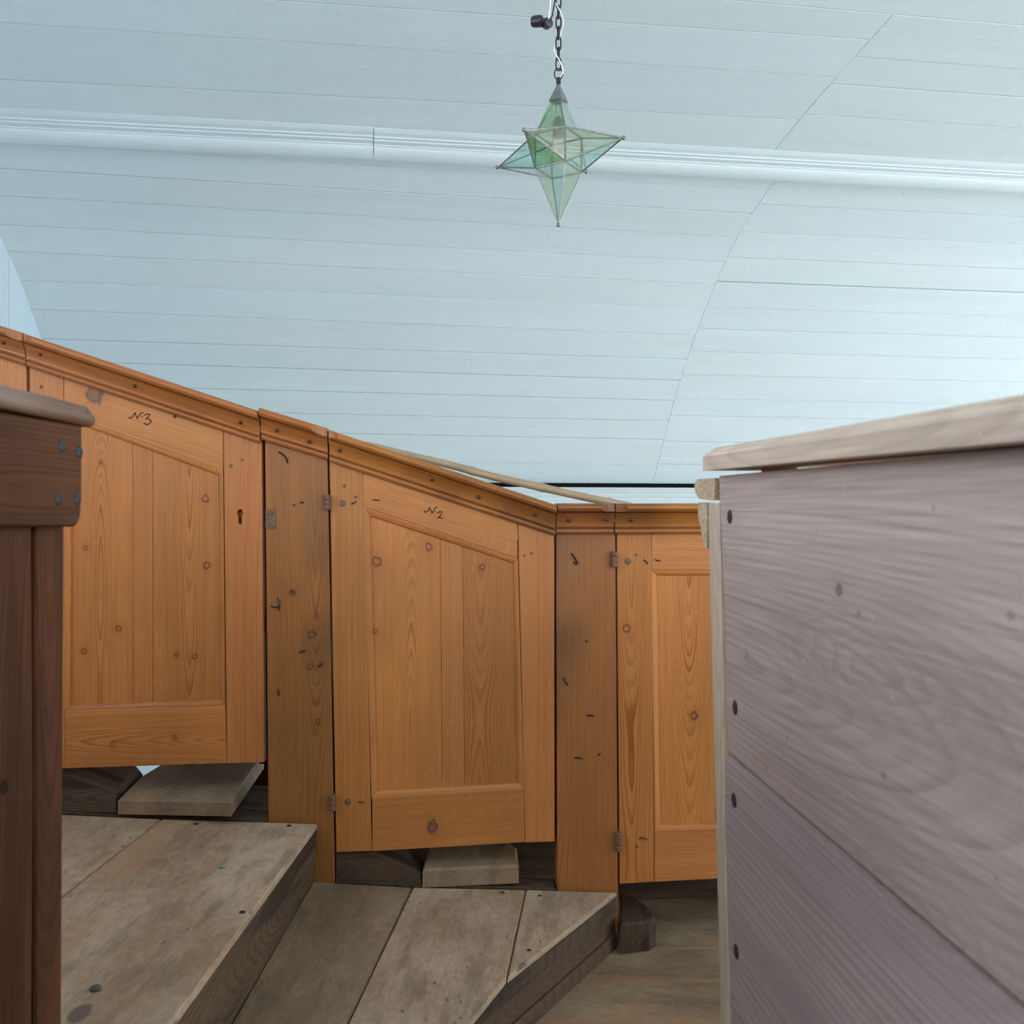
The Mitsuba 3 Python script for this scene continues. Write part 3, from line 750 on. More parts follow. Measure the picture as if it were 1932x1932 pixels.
# ---- post between N 3 and N 2
p1 = thing('pew_post', 'scarred brown post between doors N 3 and N 2 with a rusty strike plate', 'post')
pm = [(499.5, 815), (617.5, 850), (632, 1690), (508, 1700)]
board_px(p1, 'shaft', pm, 'mat_post', Z, thick=.06, center=(592, 1180))
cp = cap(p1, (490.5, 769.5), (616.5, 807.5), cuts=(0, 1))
for q in ((522, 812), (583, 833)): nail(cp, *q, .022)
m = slab([R(*q, .0015) for q in ((500.5, 961), (520.5, 960), (521.5, 998), (500.8, 998))], -NF * .004, .0005)
sp = put(p1, 'strike_plate', mikit.ply(m, 'mat_rust'), label='rusty iron strike plate')
for q in ((514, 968), (515, 993)): nail(sp, *q, .002, .003, 'mat_rust', 'rivet', False)
def bent_nail(parent, pts_px, r=.0022, off=.001, mat='mat_iron', h=.003):
    pp = [R(x, y, off + (h * math.sin(math.pi * i / (len(pts_px) - 1)))) for i, (x, y) in enumerate(pts_px)]
    put(parent, 'bent_nail', mikit.ply(tube(pp, r, 6), mat))
for q in ([(526, 853), (535, 858), (541, 866), (542, 873)], [(524, 1128), (527, 1140), (526, 1152)], [(511, 1143), (518, 1146), (526, 1144)], [(549, 1116), (555, 1118)],
          [(565, 1231), (570, 1229), (576, 1227)], [(602, 1258), (606, 1254), (609, 1248)], [(524, 1300), (526, 1306), (525, 1312)], [(553, 952), (556, 954)], [(566, 948), (573, 948)]):
    bent_nail(p1, q)
# ---- door N 2
d2 = thing('pew_door', 'pine pew door marked N 2 in the middle, with a cane pole resting on its top', 'door')
c2l = lambda x: 869 + (x - 621) * (1006 - 869) / (1044 - 621)
rl2 = lambda x: 956 + (x - 685) * (1054 - 956) / (977 - 685)
board_px(d2, 'stile', [(621.5, c2l(621) - 20), (684.3, c2l(684) - 20), (701.5, 1606), (634.5, 1608.5)], 'mat_pine', Z, center=(520, 1200))
board_px(d2, 'stile', [(977, c2l(977) - 20), (1045.7, c2l(1045) - 20), (1046.5, 1588), (991, 1590)], 'mat_pine', Z, center=(1140, 1400))
tr_ = board_px(d2, 'top_rail', [(685, c2l(685) - 20), (976.3, c2l(976) - 20), (976.3, 1053.5), (685, 956)], 'mat_pine', unit(R(977, 1054) - R(685, 956)), center=(860, 1110))
moulding_px(tr_, (685, 956), (976.5, 1054), (699.6, 975), (968, 1063))
br_ = board_px(d2, 'bottom_rail', [(702, 1504), (988.3, 1489), (990.3, 1589.3), (702, 1606.5)], 'mat_pine', unit(R(988, 1489) - R(702, 1504)), center=(840, 1660))
moulding_px(br_, (702, 1504), (988.3, 1489), (713.6, 1491), (977, 1476))
moulding_px(d2, (685, 956), (701, 1504), (700, 975), (713.6, 1491), name='stile_moulding')
moulding_px(d2, (977, 1054), (988.5, 1489), (968, 1063), (977, 1476), name='stile_moulding')
rt = lambda x: 930 + .335 * (x - 685)
for x0, x1, cx in ((690, 829.6, 773), (830.2, 872, 1060), (872.5, 985, 908)):
    board_px(d2, 'panel_board', [(x0, rt(x0)), (x1, rt(x1)), (x1 + 5, 1506), (x0 + 5, 1510)], 'mat_pine', Z, off=PANEL, thick=.012, bev=.0003, center=(cx, 1200))
board_px(d2, 'added_back_board', [(630, 905), (1040, 1040), (1040, 1580), (642, 1598)], 'mat_pine', Z, off=-.0304, thick=.004, bev=.0004)  # added behind the frame to block light through its joints
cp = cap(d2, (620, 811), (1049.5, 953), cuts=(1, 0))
for q in ((641, 850), (816, 905), (903, 938), (1010, 971)): nail(cp, *q, .022)
for q, r in (((646, 950), .0085), ((650, 917), .004), ((671, 938), .004), ((656, 1513), .0085), ((1003, 1044), .004), ((989, 1048), .0035)): peg(d2, *q, r)
bent_nail(d2, [(663, 951), (667, 949), (672, 946)], .0016); bent_nail(d2, [(703, 943), (709, 943), (716, 944)], .0012); bent_nail(d2, [(676, 1513), (682, 1514), (686, 1512)], .0014)
hinge(d2, 617.5, 933, 962); hinge(d2, 627, 1500, 1530)
cv = lambda q: (600 + q[0] / 2.611, 760 + q[1] / 2.611)
stroke(tr_, [[(523, 532), (529, 540), (539, 535), (550, 517)], [(550, 517), (556, 530), (562, 544)], [(562, 544), (572, 527), (581, 515), (588, 514)], [(577, 536), (582, 538)],
             [(590, 546), (599, 536), (609, 537), (607, 550), (590, 568)], [(590, 568), (599, 564), (607, 568), (615, 566)]], cv, 'numeral', label='N 2 in dark brushed handwriting')
# ---- post between N 2 and the lowest door
p2 = thing('pew_post', 'brown nail-scarred post with a level top between door N 2 and the lowest door', 'post')
board_px(p2, 'shaft', [(1049.5, 985), (1160.8, 985), (1166.5, 1790), (1052, 1790)], 'mat_post', Z, thick=.06, center=(1040, 1300))
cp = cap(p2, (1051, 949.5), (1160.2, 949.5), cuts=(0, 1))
for q in ((1073, 982), (1143, 980)): nail(cp, *q, .022)
for q in ([(1078, 1044), (1084, 1052), (1090, 1063)], [(1082, 1060), (1088, 1066)], [(1063, 1278), (1067, 1286), (1072, 1293)], [(1084, 1430), (1091, 1429), (1099, 1431)], [(1129, 1425), (1133, 1421)],
          [(1105, 1209), (1108, 1211)], [(1107, 1350), (1114, 1349), (1120, 1352)]):
    bent_nail(p2, q)
# ---- lowest door
d1 = thing('pew_door', 'unmarked pine pew door with a level top, lowest on the steps, partly behind the grey partition', 'door')
board_px(d1, 'stile', [(1163.5, 985), (1228.6, 985), (1234.6, 1664), (1169.5, 1668)], 'mat_pine', Z, center=(1192, 1330))
board_px(d1, 'stile', [(1520, 985), (1585, 985), (1590, 1646), (1525, 1650)], 'mat_pine', Z, center=(1690, 1330))
tr_ = board_px(d1, 'top_rail', [(1229.3, 985), (1519.3, 985), (1519.3, 1075), (1229.3, 1075.5)], 'mat_pine', E1, center=(1350, 1160))
moulding_px(tr_, (1230, 1075.5), (1519, 1075), (1241, 1086), (1508, 1086))
br_ = board_px(d1, 'bottom_rail', [(1235, 1568), (1524, 1556), (1524.5, 1650), (1235.2, 1664)], 'mat_pine', E1, center=(1350, 1690))
moulding_px(br_, (1235, 1568), (1524, 1556), (1246, 1556), (1512, 1544))
moulding_px(d1, (1229, 1075.5), (1235, 1568), (1240, 1086), (1246, 1556), name='stile_moulding')
for x0, x1, cx in ((1233, 1345, 1300), (1346, 1440, 1500), (1441, 1530, 1480)):
    board_px(d1, 'panel_board', [(x0, 1070), (x1, 1070), (x1 + 5, 1572), (x0 + 5, 1576)], 'mat_pine', Z, off=PANEL, thick=.012, bev=.0003, center=(cx, 1200))
board_px(d1, 'added_back_board', [(1172, 1020), (1578, 1020), (1582, 1642), (1178, 1658)], 'mat_pine', Z, off=-.0304, thick=.004, bev=.0004)  # added light stop behind the joints of the lowest door
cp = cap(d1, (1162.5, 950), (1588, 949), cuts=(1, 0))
nail(cp, 1191, 981, .022)
for q, r in (((1184.5, 1059), .0085), ((1200, 1047), .004), ((1202, 1597), .004)): peg(d1, *q, r)
bent_nail(d1, [(1214, 1056), (1219, 1060), (1222, 1064)], .0015); bent_nail(d1, [(1236, 1056), (1241, 1058), (1246, 1058)], .0015); bent_nail(d1, [(1206, 1582), (1213, 1580), (1221, 1584)], .0016)
hinge(d1, 1159, 1040, 1070); hinge(d1, 1166, 1570, 1606)
# ---- post at the far left and a post behind the partition
p0 = thing('pew_post', 'pale pine post at the left edge beside door N 3, cut by the frame', 'post')
board_px(p0, 'shaft', [(-75, 640), (49.5, 672), (57, 1560), (-68, 1560)], 'mat_pine', Z, thick=.06, center=(-120, 900))
cp = cap(p0, (-80, 589), (42, 627.5), cuts=(0, 1))
nail(cp, 6, 646, .022)
p3 = thing('pew_post', 'brown post at the far side of the lowest door, hidden behind the grey partition', 'post')
board_px(p3, 'shaft', [(1592, 985), (1708, 985), (1713, 1775), (1597, 1775)], 'mat_post', Z, thick=.06, center=(1560, 1300))
cap(p3, (1591.5, 949), (1707, 949))
# near-black strips added behind the joints so the gaps read dark
for par, x, y0, y1 in ((p0, 53, 665, 1480), (p1, 497, 800, 1440), (p1, 627, 835, 1604), (p2, 1048, 972, 1588), (p2, 1167, 965, 1660)):
    a, b = R(x + (0 if par == p0 else 0), y0, -.045), R(x, y1, -.045)
    m = brick((a + b) / 2, E1 * .009, NF * .006, Z * (a[2] - b[2]) / 2)
    put(par, 'added_dark_strip', mikit.ply(m, 'mat_void'), label='near-black strip added to keep the joint dark')

# ------------------------------------------------------------------ floor pieces poking out under the doors
def block(label, top, zpl, drop, mat='mat_riser', name='floorboard_end', extra=None, group=None):
    k = thing(name, label, 'board end', group)
    c = [hit(x, y, zpl) for x, y in top]
    m = slab(c, -Z * drop, .006) if extra is None else hull([*c, *extra])
    scene[k] = wood(m, mat, np.array([0.1, 1., 0]), np.array([1., 0, 0]))
    return k
def zplane(px, py, y):
    return (E0 + ray(px, py) * y, Z)
# under door N 3
zp = zplane(300, 1508, 2.20)
block('thick grey board end lying under door N 3, right of the slit of light', [(222, 1507), (436, 1511), (498, 1425), (330, 1425), (262, 1466)], zp, .037, 'mat_floor_brown')
A_ = [E0 + ray(x, y) * 2.215 for x, y in ((90, 1455), (121, 1462), (219, 1501), (219, 1534), (90, 1529))]
B_ = [E0 + ray(x, y) * 2.44 for x, y in ((105, 1438), (252, 1440), (269, 1461), (269, 1500), (105, 1490))]
k = thing('floorboard_end', 'dark wedge-cut board end under door N 3 beside the dark brown pew end', 'board end')
scene[k] = wood(hull(A_ + B_), 'mat_riser', E1, Z)
# under door N 2
yb = 2.26
zq = zplane(880, 1638, yb)
block('thick grey board end under door N 2, middle of the gap', [(797, 1640), (979, 1632), (975, 1598), (960, 1585), (810, 1590)], zq, .045, 'mat_floor_brown')
A_ = [E0 + ray(x, y) * yb for x, y in ((634, 1609), (700, 1609), (794, 1650), (794, 1668), (634, 1664))]
B_ = [E0 + ray(x, y) * (yb + .14) for x, y in ((656, 1580), (740, 1580), (794, 1620), (794, 1640), (656, 1630))]
k = thing('floorboard_end', 'slant-cut wood wedge with dark grain under the left half of door N 2', 'board end')
scene[k] = wood(hull(A_ + B_), 'mat_riser', E1, Z)
for lb, pl, x0, x1, y0, y1, dp in (('pew floor in the gap under door N 2, its shade put into the dark colour', t2, 633, 1048, 1664, 1676, -.33), ('pew floor in the gap under door N 3, its shade put into the dark colour', t1, 40, 506, 1530, 1547, -.27)):
    k = thing('pew_floor', lb, 'floor')  # dark riser wood paints in the shade under the doors
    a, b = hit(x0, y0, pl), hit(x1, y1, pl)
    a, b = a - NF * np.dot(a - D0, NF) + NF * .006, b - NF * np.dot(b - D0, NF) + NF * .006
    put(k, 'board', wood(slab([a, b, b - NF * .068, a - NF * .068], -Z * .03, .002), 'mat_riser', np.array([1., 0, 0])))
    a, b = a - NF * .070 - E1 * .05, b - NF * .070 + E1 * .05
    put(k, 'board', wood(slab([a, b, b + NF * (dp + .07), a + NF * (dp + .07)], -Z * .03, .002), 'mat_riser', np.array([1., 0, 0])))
# rounded end beside the lowest post
zr = zplane(1200, 1735, 2.27)
ptsr = [(1170, 1744), (1200, 1740), (1225, 1738), (1237, 1728), (1222, 1708), (1195, 1690), (1170, 1684)]
block('rounded board end on the floor beside the lowest post', ptsr, zr, hit(1200, 1738, zr)[2] - .001, 'mat_riser')
# dark boards added behind the doors to keep the gaps below them black
k = thing('added_bench', 'dark board added to blacken the gap under the lowest door', 'bench')
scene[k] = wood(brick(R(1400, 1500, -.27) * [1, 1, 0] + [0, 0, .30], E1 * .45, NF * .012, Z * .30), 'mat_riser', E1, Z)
k = thing('added_bench', 'dark board added to blacken the gap under door N 2', 'bench')
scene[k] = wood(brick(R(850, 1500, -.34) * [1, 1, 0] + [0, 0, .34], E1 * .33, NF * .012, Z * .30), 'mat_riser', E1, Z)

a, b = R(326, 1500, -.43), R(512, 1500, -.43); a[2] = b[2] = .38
k = thing('added_bench', 'dark upright board added to block light under door N 3, right of the slit of light', 'bench')
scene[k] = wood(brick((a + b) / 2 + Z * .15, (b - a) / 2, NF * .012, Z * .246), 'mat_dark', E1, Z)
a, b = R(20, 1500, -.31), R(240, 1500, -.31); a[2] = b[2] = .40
k = thing('added_bench', 'dark upright board added to block light under door N 3, left of the slit of light', 'bench')
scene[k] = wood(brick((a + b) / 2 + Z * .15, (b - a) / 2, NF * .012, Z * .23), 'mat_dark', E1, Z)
for lb, x0, x1, zz_, o1 in (('dark seat board added to keep light out of the topmost pew above the slit', 20, 520, .80, -.85), ('dark seat board added to keep light out of the middle pew', 625, 1062, .60, -.325), ('dark seat board added to keep light out of the lowest pew', 1152, 1600, .46, -.255)):
    k = thing('added_bench', lb, 'bench')  # seat slabs added unseen to shut out light from above
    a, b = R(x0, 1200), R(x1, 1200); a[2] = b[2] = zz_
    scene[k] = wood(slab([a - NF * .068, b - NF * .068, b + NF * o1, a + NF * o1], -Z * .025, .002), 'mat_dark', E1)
# ------------------------------------------------------------------ near right: weathered partition
def part_hit(px, py, off=0.0): return hit(px, py, (PP + PN * off, PN))
pr_ = thing('pew_partition', 'grey weathered plank partition filling the right foreground, with nails along its edge', 'partition')
def near(s): return PP - PD_ * s
ztf, ztn = part_hit(1372, 898)[2], part_hit(1925, 847)[2]
zsf, zsn = part_hit(1377, 1421)[2], part_hit(1925, 1889)[2]
SN = 1.25
zat = lambda zf, zn, s: zf + (zn - zf) * (s / .437)
def rough_edge(x0, ys_, amp, seed):
    r = np.random.RandomState(seed)
    return [(x0(y) + amp * (r.rand() - .5), y) for y in ys_]
def plank(zf0, zf1, z0n, z1n, edge, thick, name='plank'):
    """plank with a ragged far edge: edge = image points from top to bottom"""
    E_ = [part_hit(*q) for q in edge]
    P2 = [(float((q - PP) @ -PD_), float(q[2])) for q in E_]
    P2 += [(SN, z1n), (SN, z0n)]
    m = extr(Polygon(P2).buffer(0), PP * [1, 1, 0], -PD_, Z, -PN * thick)
    return put(pr_, name, wood(m, 'mat_grey', PD_, Z, near(.25) * [1, 1, 0] + Z * (P2[0][1] * .35 + P2[len(edge) - 1][1] * .65)))
up_edge = rough_edge(lambda y: float(np.interp(y, [898, 1010, 1180, 1412], [1357, 1362, 1368, 1373.5])), list(range(898, 1418, 12)), 1.6, 1)
up_edge[-1] = (1374, 1417)
lo_edge = [(1373, 1424)] + rough_edge(lambda y: float(np.interp(y, [1424, 1500, 1563, 1680, 1911, 2200], [1371, 1368, 1366.5, 1372, 1380, 1391])), list(range(1432, 2200, 12)), 2.2, 2)
plank(0, 0, zat(ztf, ztn, SN), zat(zsf, zsn, SN) + .0012, up_edge, .022)
plank(0, 0, zat(zsf, zsn, SN) - .0022, part_hit(*lo_edge[-1])[2], lo_edge, .022)
zlow = part_hit(*lo_edge[-1])[2] - .003
put(pr_, 'plank', wood(brick(near(.62) - PN * .011 + Z * (zlow / 2 - near(.62)[2] + .001), PD_ * .62, PN * .011, Z * (zlow / 2 - .002)), 'mat_grey', PD_, Z))
for q in ((1377, 975), (1387, 1335), (1385, 1510), (1389, 1795)):
    c = part_hit(*q, .0002)
    m = spin([(0, .0016), (.0042, .0013), (.0068, .0004), (.0068, -.004), (0, -.004)], PN, c, 7)
    put(pr_, 'nail', mikit.ply(m, 'mat_nail', smooth=40), label='iron nail head')
# top rail
def railpt(px, py): return hit(px, py, (np.array([.178, .87, EYE]), PN))
r0, r1 = railpt(1326, 888), railpt(1932, 831)
d_ = unit(r1 - r0); L_ = 1.35
prof = [(0, 0), (0, .0125), (-.0035, .0165), (-.0075, .0175), (-.0085, .0195), (-.013, .0215), (-.055, .0215), (-.055, 0)]
m = sweep(prof, r0, r0 + d_ * L_, (PN, Z))
# chamfered far end
put(pr_, 'top_rail', wood(m, 'mat_greypost', d_, Z), label='worn moulded top rail with a dark gap beneath')
c = near(.10) - PN * .012; c[2] = (zat(ztf, ztn, .1) + r0[2]) / 2
put(pr_, 'spacer', mikit.ply(brick(c, PD_ * .02, PN * .008, Z * .0042, .0008), 'mat_bare'))
# far edge post with the moulding of the aisle front
np_ = thing('pew_post', 'narrow grey post edge with cut moulding ends at the far end of the grey partition', 'post')
xs_ = .1965
yz = lambda px, py: hit(px, py, (np.array([xs_, 0, 0]), np.array([1., 0, 0])))
q = [yz(1336, 948), yz(1355, 948), yz(1378, 2200), yz(1366, 2200)]
q = [np.array([xs_, a[1], a[2]]) for a in q]
m = slab(q, np.array([.10, 0, 0]), .0015)
put(np_, 'shaft', wood(m, 'mat_greypost', Z, np.array([0, 1., 0])))
q2 = [np.array([xs_ + .0045, a[1], a[2]]) for a in (yz(1350, 952), yz(1363, 952), yz(1384, 2200), yz(1370, 2200))]
put(np_, 'core', wood(slab(q2, np.array([.08, 0, 0]), .0005), 'mat_bare', Z, np.array([0, 1., 0])), label='reddish bare wood in the gap')
m1 = [yz(x, y) for x, y in ((1316, 904), (1349, 902), (1348, 943), (1340, 944), (1319, 941), (1312, 930), (1309.5, 915))]
m = extr(Polygon([(a[1], a[2]) for a in m1]), np.array([xs_, 0, 0]), np.array([0, 1., 0]), Z, np.array([.10, 0, 0]))
put(np_, 'moulding', mikit.ply(m, 'mat_endgrain'), label='cut end of the top moulding')
q = [yz(x, y) for x, y in ((1346, 904), (1362, 902), (1362, 943), (1346, 943))]
put(np_, 'backing_block', wood(slab([a_ + [.018, 0, 0] for a_ in q], np.array([.08, 0, 0]), .001), 'mat_bare', Z, np.array([0, 1., 0])))
m1 = [yz(x, y) for x, y in ((1319, 948), (1334, 950), (1334, 1034), (1330, 1034), (1322, 998), (1317, 972), (1316, 954))]
m = extr(Polygon([(a[1], a[2]) for a in m1]), np.array([xs_, 0, 0]), np.array([0, 1., 0]), Z, np.array([.10, 0, 0]))
put(np_, 'moulding', mikit.ply(m, 'mat_endgrain'), label='cut end of the lower moulding')
# ------------------------------------------------------------------ near left: dark pew end
pl_ = thing('pew_partition', 'dark brown pew end in the left foreground with nailed rail and rounded cap', 'partition')
def lh(px, py, off=0.0): return hit(px, py, (LP + LN * off, LN))
def lrail(pxs, off, thick, mat, name, along, label=None, bev=.002, **kw):
    m = slab([lh(x, y, off) for x, y in pxs], -LN * thick, bev)
    return put(pl_, name, wood(m, mat, along, np.cross(LN, along)), label=label)
rb = lrail([(-700, 662), (155.5, 803), (155, 940), (152, 980), (146, 991), (138, 994), (-700, 992)], 0, .03, 'mat_dark', 'rail', LD)
for q in ((118, 841), (150, 853), (111, 941), (147, 941)):
    c = lh(*q, .0003)
    m = spin([(0, .0013), (.0045, .0010), (.0064, .0001), (.0064, -.004), (0, -.004)], LN, c, 7)
    put(rb, 'nail', mikit.ply(m, 'mat_nail', smooth=40), label='iron nail head')
# cap
c0 = lh(162, 803, .006); c1 = lh(-700, 0, .006); zc = lh(150, 803)[2]
prof = [(0, 0)] + [(.0045 + .0065 * math.sin(t), .0062 - .0062 * math.cos(t)) for t in np.linspace(.15, math.pi * .9, 9)] + [(.0035, .0132), (.0035, .0180), (.0022, .0195), (-.002, .0205), (-.04, .0205), (-.04, 0)]
a = lh(158, 900, -.006); a[2] = zc + .0006; b = lh(-700, 900, -.006); b[2] = zc + .004
put(pl_, 'cap_moulding', wood(sweep(prof, a, b, (LN, Z)), 'mat_darkcap', LD, Z), label='worn rounded cap moulding')
a2 = a - LD * .0; tip = hull([a + LN * x + Z * y for x, y in prof] + [a + LD * .012 + LN * .001 + Z * .001, a + LD * .010 - LN * .03 + Z * .001])
put(pl_, 'cap_tip', wood(tip, 'mat_darkcap', LD, Z), label='splintered end of the cap')
# upright boards
lrail([(70, 990), (121.5, 990), (115, 2300), (66, 2300)], -.014, .03, 'mat_dark', 'upright_board', Z)
lrail([(-700, 990), (60, 990), (64, 1500), (58, 2300), (-700, 2300)], -.011, .03, 'mat_dark', 'upright_board', Z)
m = slab([lh(x, y, -.034) for x, y in ((-600, 990), (112, 990), (106, 2300), (-600, 2300))], -LN * .01, .001)
put(pl_, 'backing_board', wood(m, 'mat_dark', Z, LD))

# the fronts of the near row, which stand beside the opening and shade the aisle
for lb, x0, x1, za, zb in (('pine pew front of the near row on the left, hidden behind the dark pew end', -.48, -1.62, EYE + .085, EYE + .42), ('pine pew front of the near row on the right, hidden behind the grey partition', .305, 1.60, EYE + .03, EYE - .02)):
    k = thing('pew_enclosure', lb, 'pew enclosure')
    q = [np.array([x0, .935, 0.002]), np.array([x1, .935, 0.002]), np.array([x1, .935, zb]), np.array([x0, .935, za])]
    put(k, 'panel', wood(slab(q, np.array([0, .03, 0]), .002), 'mat_pine', Z, np.array([1., 0, 0])))
    put(k, 'rail', wood(slab([q[3] + [0, -.03, -.10], q[2] + [0, -.03, -.10], q[2] + [0, -.03, 0], q[3] + [0, -.03, 0]], np.array([0, .028, 0]), .002), 'mat_pine', unit(q[3] - q[2]), Z))
# ------------------------------------------------------------------ star lantern
CX = np.array([.1189, 2.363, EYE + .918]); HA = .0435
ang0 = math.radians(238)
dirs = [np.array([math.cos(ang0 + k * math.pi / 2), math.sin(ang0 + k * math.pi / 2), 0]) for k in range(4)]
sl = thing('star_lantern', 'green glass star lantern with leaded edges hanging on a chain', 'lantern')
corner = {}
for k in range(4):
    for s in (-1, 1):
        corner[(k, s)] = CX + (dirs[k] + dirs[(k + 1) % 4]) * HA + Z * s * HA
tips = [CX + dirs[0] * .167, CX + dirs[1] * .180, CX + dirs[2] * .15, CX + dirs[3] * .183]
top, bot = CX + Z * .180, CX - Z * .181
faces = []
for k in range(4):
    a, b = corner[((k - 1) % 4, 1)], corner[(k, 1)]; c_, d_2 = corner[(k, -1)], corner[((k - 1) % 4, -1)]
    faces += [(tips[k], a, b), (tips[k], b, c_), (tips[k], c_, d_2), (tips[k], d_2, a)]
    faces += [(top, a, b), (bot, d_2, c_)]
tint = ['straw', 'straw', 'deep', 'pale', 'green', 'pale', 'straw', 'aqua', 'aqua', 'straw', 'pale', 'straw', 'pale', 'aqua', 'aqua', 'pale', 'pale', 'aqua', 'aqua', 'aqua', 'straw', 'aqua', 'green', 'straw']
for f, t in zip(faces, tint):
    m = trimesh.Trimesh(np.array(f), [[0, 1, 2]], process=False)
    put(sl, 'pane', mikit.ply(m, 'mat_glass_' + t))
def came(a, b, r=.0025): put(sl, 'lead_strip', mikit.ply(tube([a, (a + b) / 2, b], r, 6), 'mat_lead'))
for k in range(4):
    for s in (-1, 1):
        came(corner[(k, s)], corner[((k + 1) % 4, s)])
        came(tips[k], corner[(k, s)], .0021); came(tips[(k + 1) % 4], corner[(k, s)], .0021)
    came(corner[(k, 1)], corner[(k, -1)])
    came(bot, corner[(k, -1)], .0017); came(top - Z * .03 + (corner[(k, 1)] - top) * .15, corner[(k, 1)], .0017)
for q in tips + [bot]:
    put(sl, 'finial', mikit.ply(ball(q + unit(q - CX) * .003, .0052), 'mat_lead', smooth=True))
# cap, collar, ring
cz = [top + (corner[(k, 1)] - top) * .36 for k in range(4)]
ct = [top + (corner[(k, 1)] - top) * .06 + Z * .004 for k in range(4)]
cz = [CX * [1, 1, 0] + (q - CX * [1, 1, 0]) * [1.18, 1.18, 1] for q in cz]
put(sl, 'cap', mikit.ply(hull(cz + ct), 'mat_lead'), label='grey metal cap')
put(sl, 'collar', mikit.ply(spin([(0, 0), (.006, 0), (.006, .012), (.004, .015), (0, .015)], Z, top - Z * .002, 12), 'mat_iron'))
rc = top + Z * .022
an = np.linspace(0, 2 * np.pi, 25)
ringp = [rc + np.array([math.cos(t) * .0105, 0, math.sin(t) * .0145]) for t in an]
put(sl, 'ring', mikit.ply(tube(ringp, .0016, 8), 'mat_iron', smooth=30))
# bulb inside
put(sl, 'lamp_socket', mikit.ply(spin([(0, .04), (.006, .04), (.0135, .03), (.0145, 0), (.012, -.012), (0, -.012)], Z, CX + Z * .052, 18), 'mat_lead', smooth=40), label='grey bulb socket')
put(sl, 'bulb', mikit.ply(spin([(.0115, .04), (.0125, .025), (.022, .010), (.0265, -.006), (.022, -.024), (.011, -.032), (.0005, -.034)], Z, CX, 24), 'mat_glassbulb', smooth=True), label='clear unlit bulb')
# chain up to the vault
ch = thing('hanging_chain', 'black iron chain from which the star lantern hangs', 'chain')
ztopc = None
su = float((CX) @ U); sv = float(CX @ V)
ia = np.argmin([abs(float(PV(s)) - sv) for s in np.linspace(SAPEX * .4, SAPEX, 800)])
ztopc = EYE + float(PH(np.linspace(SAPEX * .4, SAPEX, 800)[ia]))
def link(c, axis, L=.0165, W=.0065, r=.0019):
    t = np.linspace(0, 2 * np.pi, 21)
    xs, zs2 = np.cos(t) * W, np.sin(t)
    pp = [c + axis * (W * np.sign(math.cos(q)) * abs(math.cos(q)) ** .6) + Z * (L * np.sign(math.sin(q)) * abs(math.sin(q)) ** .8) for q in t]
    pp[-1] = pp[0]
    return tube(pp, r, 7)
z0 = rc[2] + .0135 + .012; i = 0
while z0 < ztopc - .02:
    ax_ = unit([1, .25, 0]) if i % 2 == 0 else unit([-.25, 1, 0])
    put(ch, 'link', mikit.ply(link(np.array([CX[0], CX[1], z0]), ax_), 'mat_iron', smooth=30)); z0 += .0265; i += 1
put(ch, 'ceiling_hook', mikit.ply(tube([[CX[0], CX[1], z0 - .012], [CX[0] + .006, CX[1], z0 - .004], [CX[0], CX[1], z0 + .004], [CX[0], CX[1], ztopc + .012]], .0025, 8), 'mat_iron'))
# white cord winding about the chain
cd = thing('lamp_cord', 'white electric cord winding around the lantern chain', 'cord')
zz = np.linspace(top[2] + .014, ztopc - .006, 110); cc = []
for q in zz:
    py = 966 - (q - EYE) / CX[1] * F
    ph = (py - 45) / 95 * 2 * math.pi + math.pi / 2
    rc_ = .0118 * min(1.0, max(.25, (150 - py) / 18 + .25))
    cc.append([CX[0] + rc_ * math.sin(ph), CX[1] - rc_ * math.cos(ph) - .001, q])
scene[cd] = mikit.ply(tube(cc, .0017, 8), 'mat_cord', smooth=True)
# separate flex with the plug and socket pair
pc = thing('plug_connector', 'black round plug pair hanging on a white flex left of the chain', 'plug')
PCp = lambda px, py, y=2.33: E0 + ray(px, py) * y
a = PCp(1013.5, 40.5); ax_ = unit([.93, -.30, -.10])
put(pc, 'plug_body', mikit.ply(spin([(0, -.014), (.011, -.014), (.0135, -.010), (.0145, .006), (.0135, .013), (.007, .015), (.006, .022), (0, .022)], ax_, a, 20), 'mat_black', smooth=35))
b = PCp(1032.5, 44.5)
put(pc, 'socket_body', mikit.ply(spin([(0, -.012), (.010, -.012), (.0125, -.008), (.0125, .008), (.010, .012), (.005, .0135), (0, .0125)], unit([.35, -.90, -.20]), b, 20), 'mat_black', smooth=35))
put(pc, 'flex', mikit.ply(tube([PCp(1035, 36, 2.315), PCp(1037, 20, 2.31), PCp(1039, 0, 2.31), PCp(1041, -60, 2.32), PCp(1044, -180, 2.34), np.array([CX[0] - .01, CX[1] - .01, ztopc - .004])], .0017, 8), 'mat_cord', smooth=True), label='white flex')
put(pc, 'black_lead', mikit.ply(tube([PCp(1038, 38, 2.325), PCp(1042, 30, 2.33), PCp(1044, 18, 2.34), PCp(1047, 2, 2.35), np.array([CX[0] - .004, CX[1] - .006, CX[2] + .56])], .0018, 8), 'mat_black', smooth=True), label='short black lead')

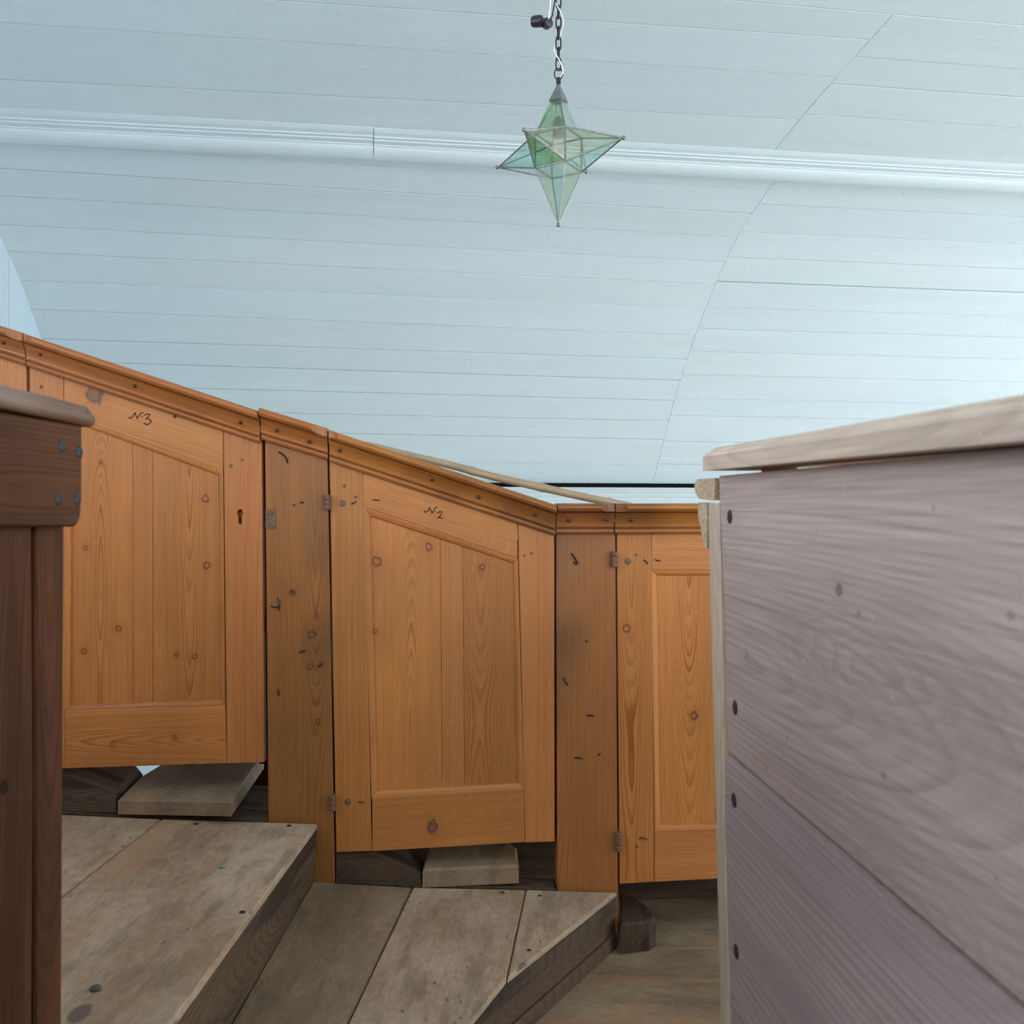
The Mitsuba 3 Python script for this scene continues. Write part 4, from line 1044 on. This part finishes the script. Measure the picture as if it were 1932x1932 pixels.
# ------------------------------------------------------------------ cane pole on the door tops
cp_ = thing('cane_pole', 'slim brown cane pole resting along the top of door N 2 behind the moulding', 'pole')
def cpt(px, py, y): return E0 + ray(px, py) * y
ends = [(690, 838, 2.52), (800, 866, 2.48), (850, 877, 2.455), (930, 900, 2.43), (1015, 918, 2.405), (1115, 941, 2.38), (1172, 951.5, 2.372), (1225, 963, 2.37)]
pp = np.array([cpt(*e) for e in ends]); tt = np.linspace(0, 1, len(pp))
fine = np.linspace(0, 1, 90)
path = np.stack([np.interp(fine, tt, pp[:, j]) for j in range(3)], -1)
for _ in range(40): path[1:-1] = .5 * path[1:-1] + .25 * (path[:-2] + path[2:])
rr = .0098 - .0 * fine
rr = .0075 + .0028 * np.sin(fine * math.pi) ** .5
for nd in (.18, .36, .58, .80): rr = rr + .0016 * np.exp(-((fine - nd) / .012) ** 2)
m = tube(path, rr, 10)
scene[cp_] = mikit.ply(m, 'mat_cane', smooth=True, uv=np.stack([np.tile(np.arange(10) / 10, 90).tolist() + [0, 0], np.repeat(fine * 1.2, 10).tolist() + [0, 0]], -1))
# pebbles and a nail on the upper step
for (px, py, r, mt, lb) in ((420, 1637, .0065, 'mat_stone', 'small pale green pebble in the middle of the upper step'), (180, 1868, .0075, 'mat_darkstone', 'dark pebble on the upper step near the dark brown pew end')):
    k = thing('pebble', lb, 'pebble'); c = hit(px, py, t1); m = ball(c + Z * r * .45, r, 2, (1, 1, 1))
    v = np.asarray(m.vertices); m.vertices = (v - c) * [1.2, 1, .7] + c + (rng.rand(*v.shape) - .5) * r * .22
    scene[k] = mikit.ply(m, mt, smooth=True)
for px, py in ((457, 1721), (369, 1555), (545, 1558)):
    c = hit(px, py, t1)
    put(s1, 'nail', mikit.ply(spin([(0, .0018), (.005, .0012), (.0062, 0), (.0062, -.004), (0, -.004)], Z, c, 9), 'mat_iron'))
for px, py in ((998, 1793), (948, 1684), (1018, 1690)):
    c = hit(px, py, t2)
    put(s2, 'nail', mikit.ply(spin([(0, .0018), (.004, .0012), (.0052, 0), (.0052, -.004), (0, -.004)], Z, c, 9), 'mat_iron'))
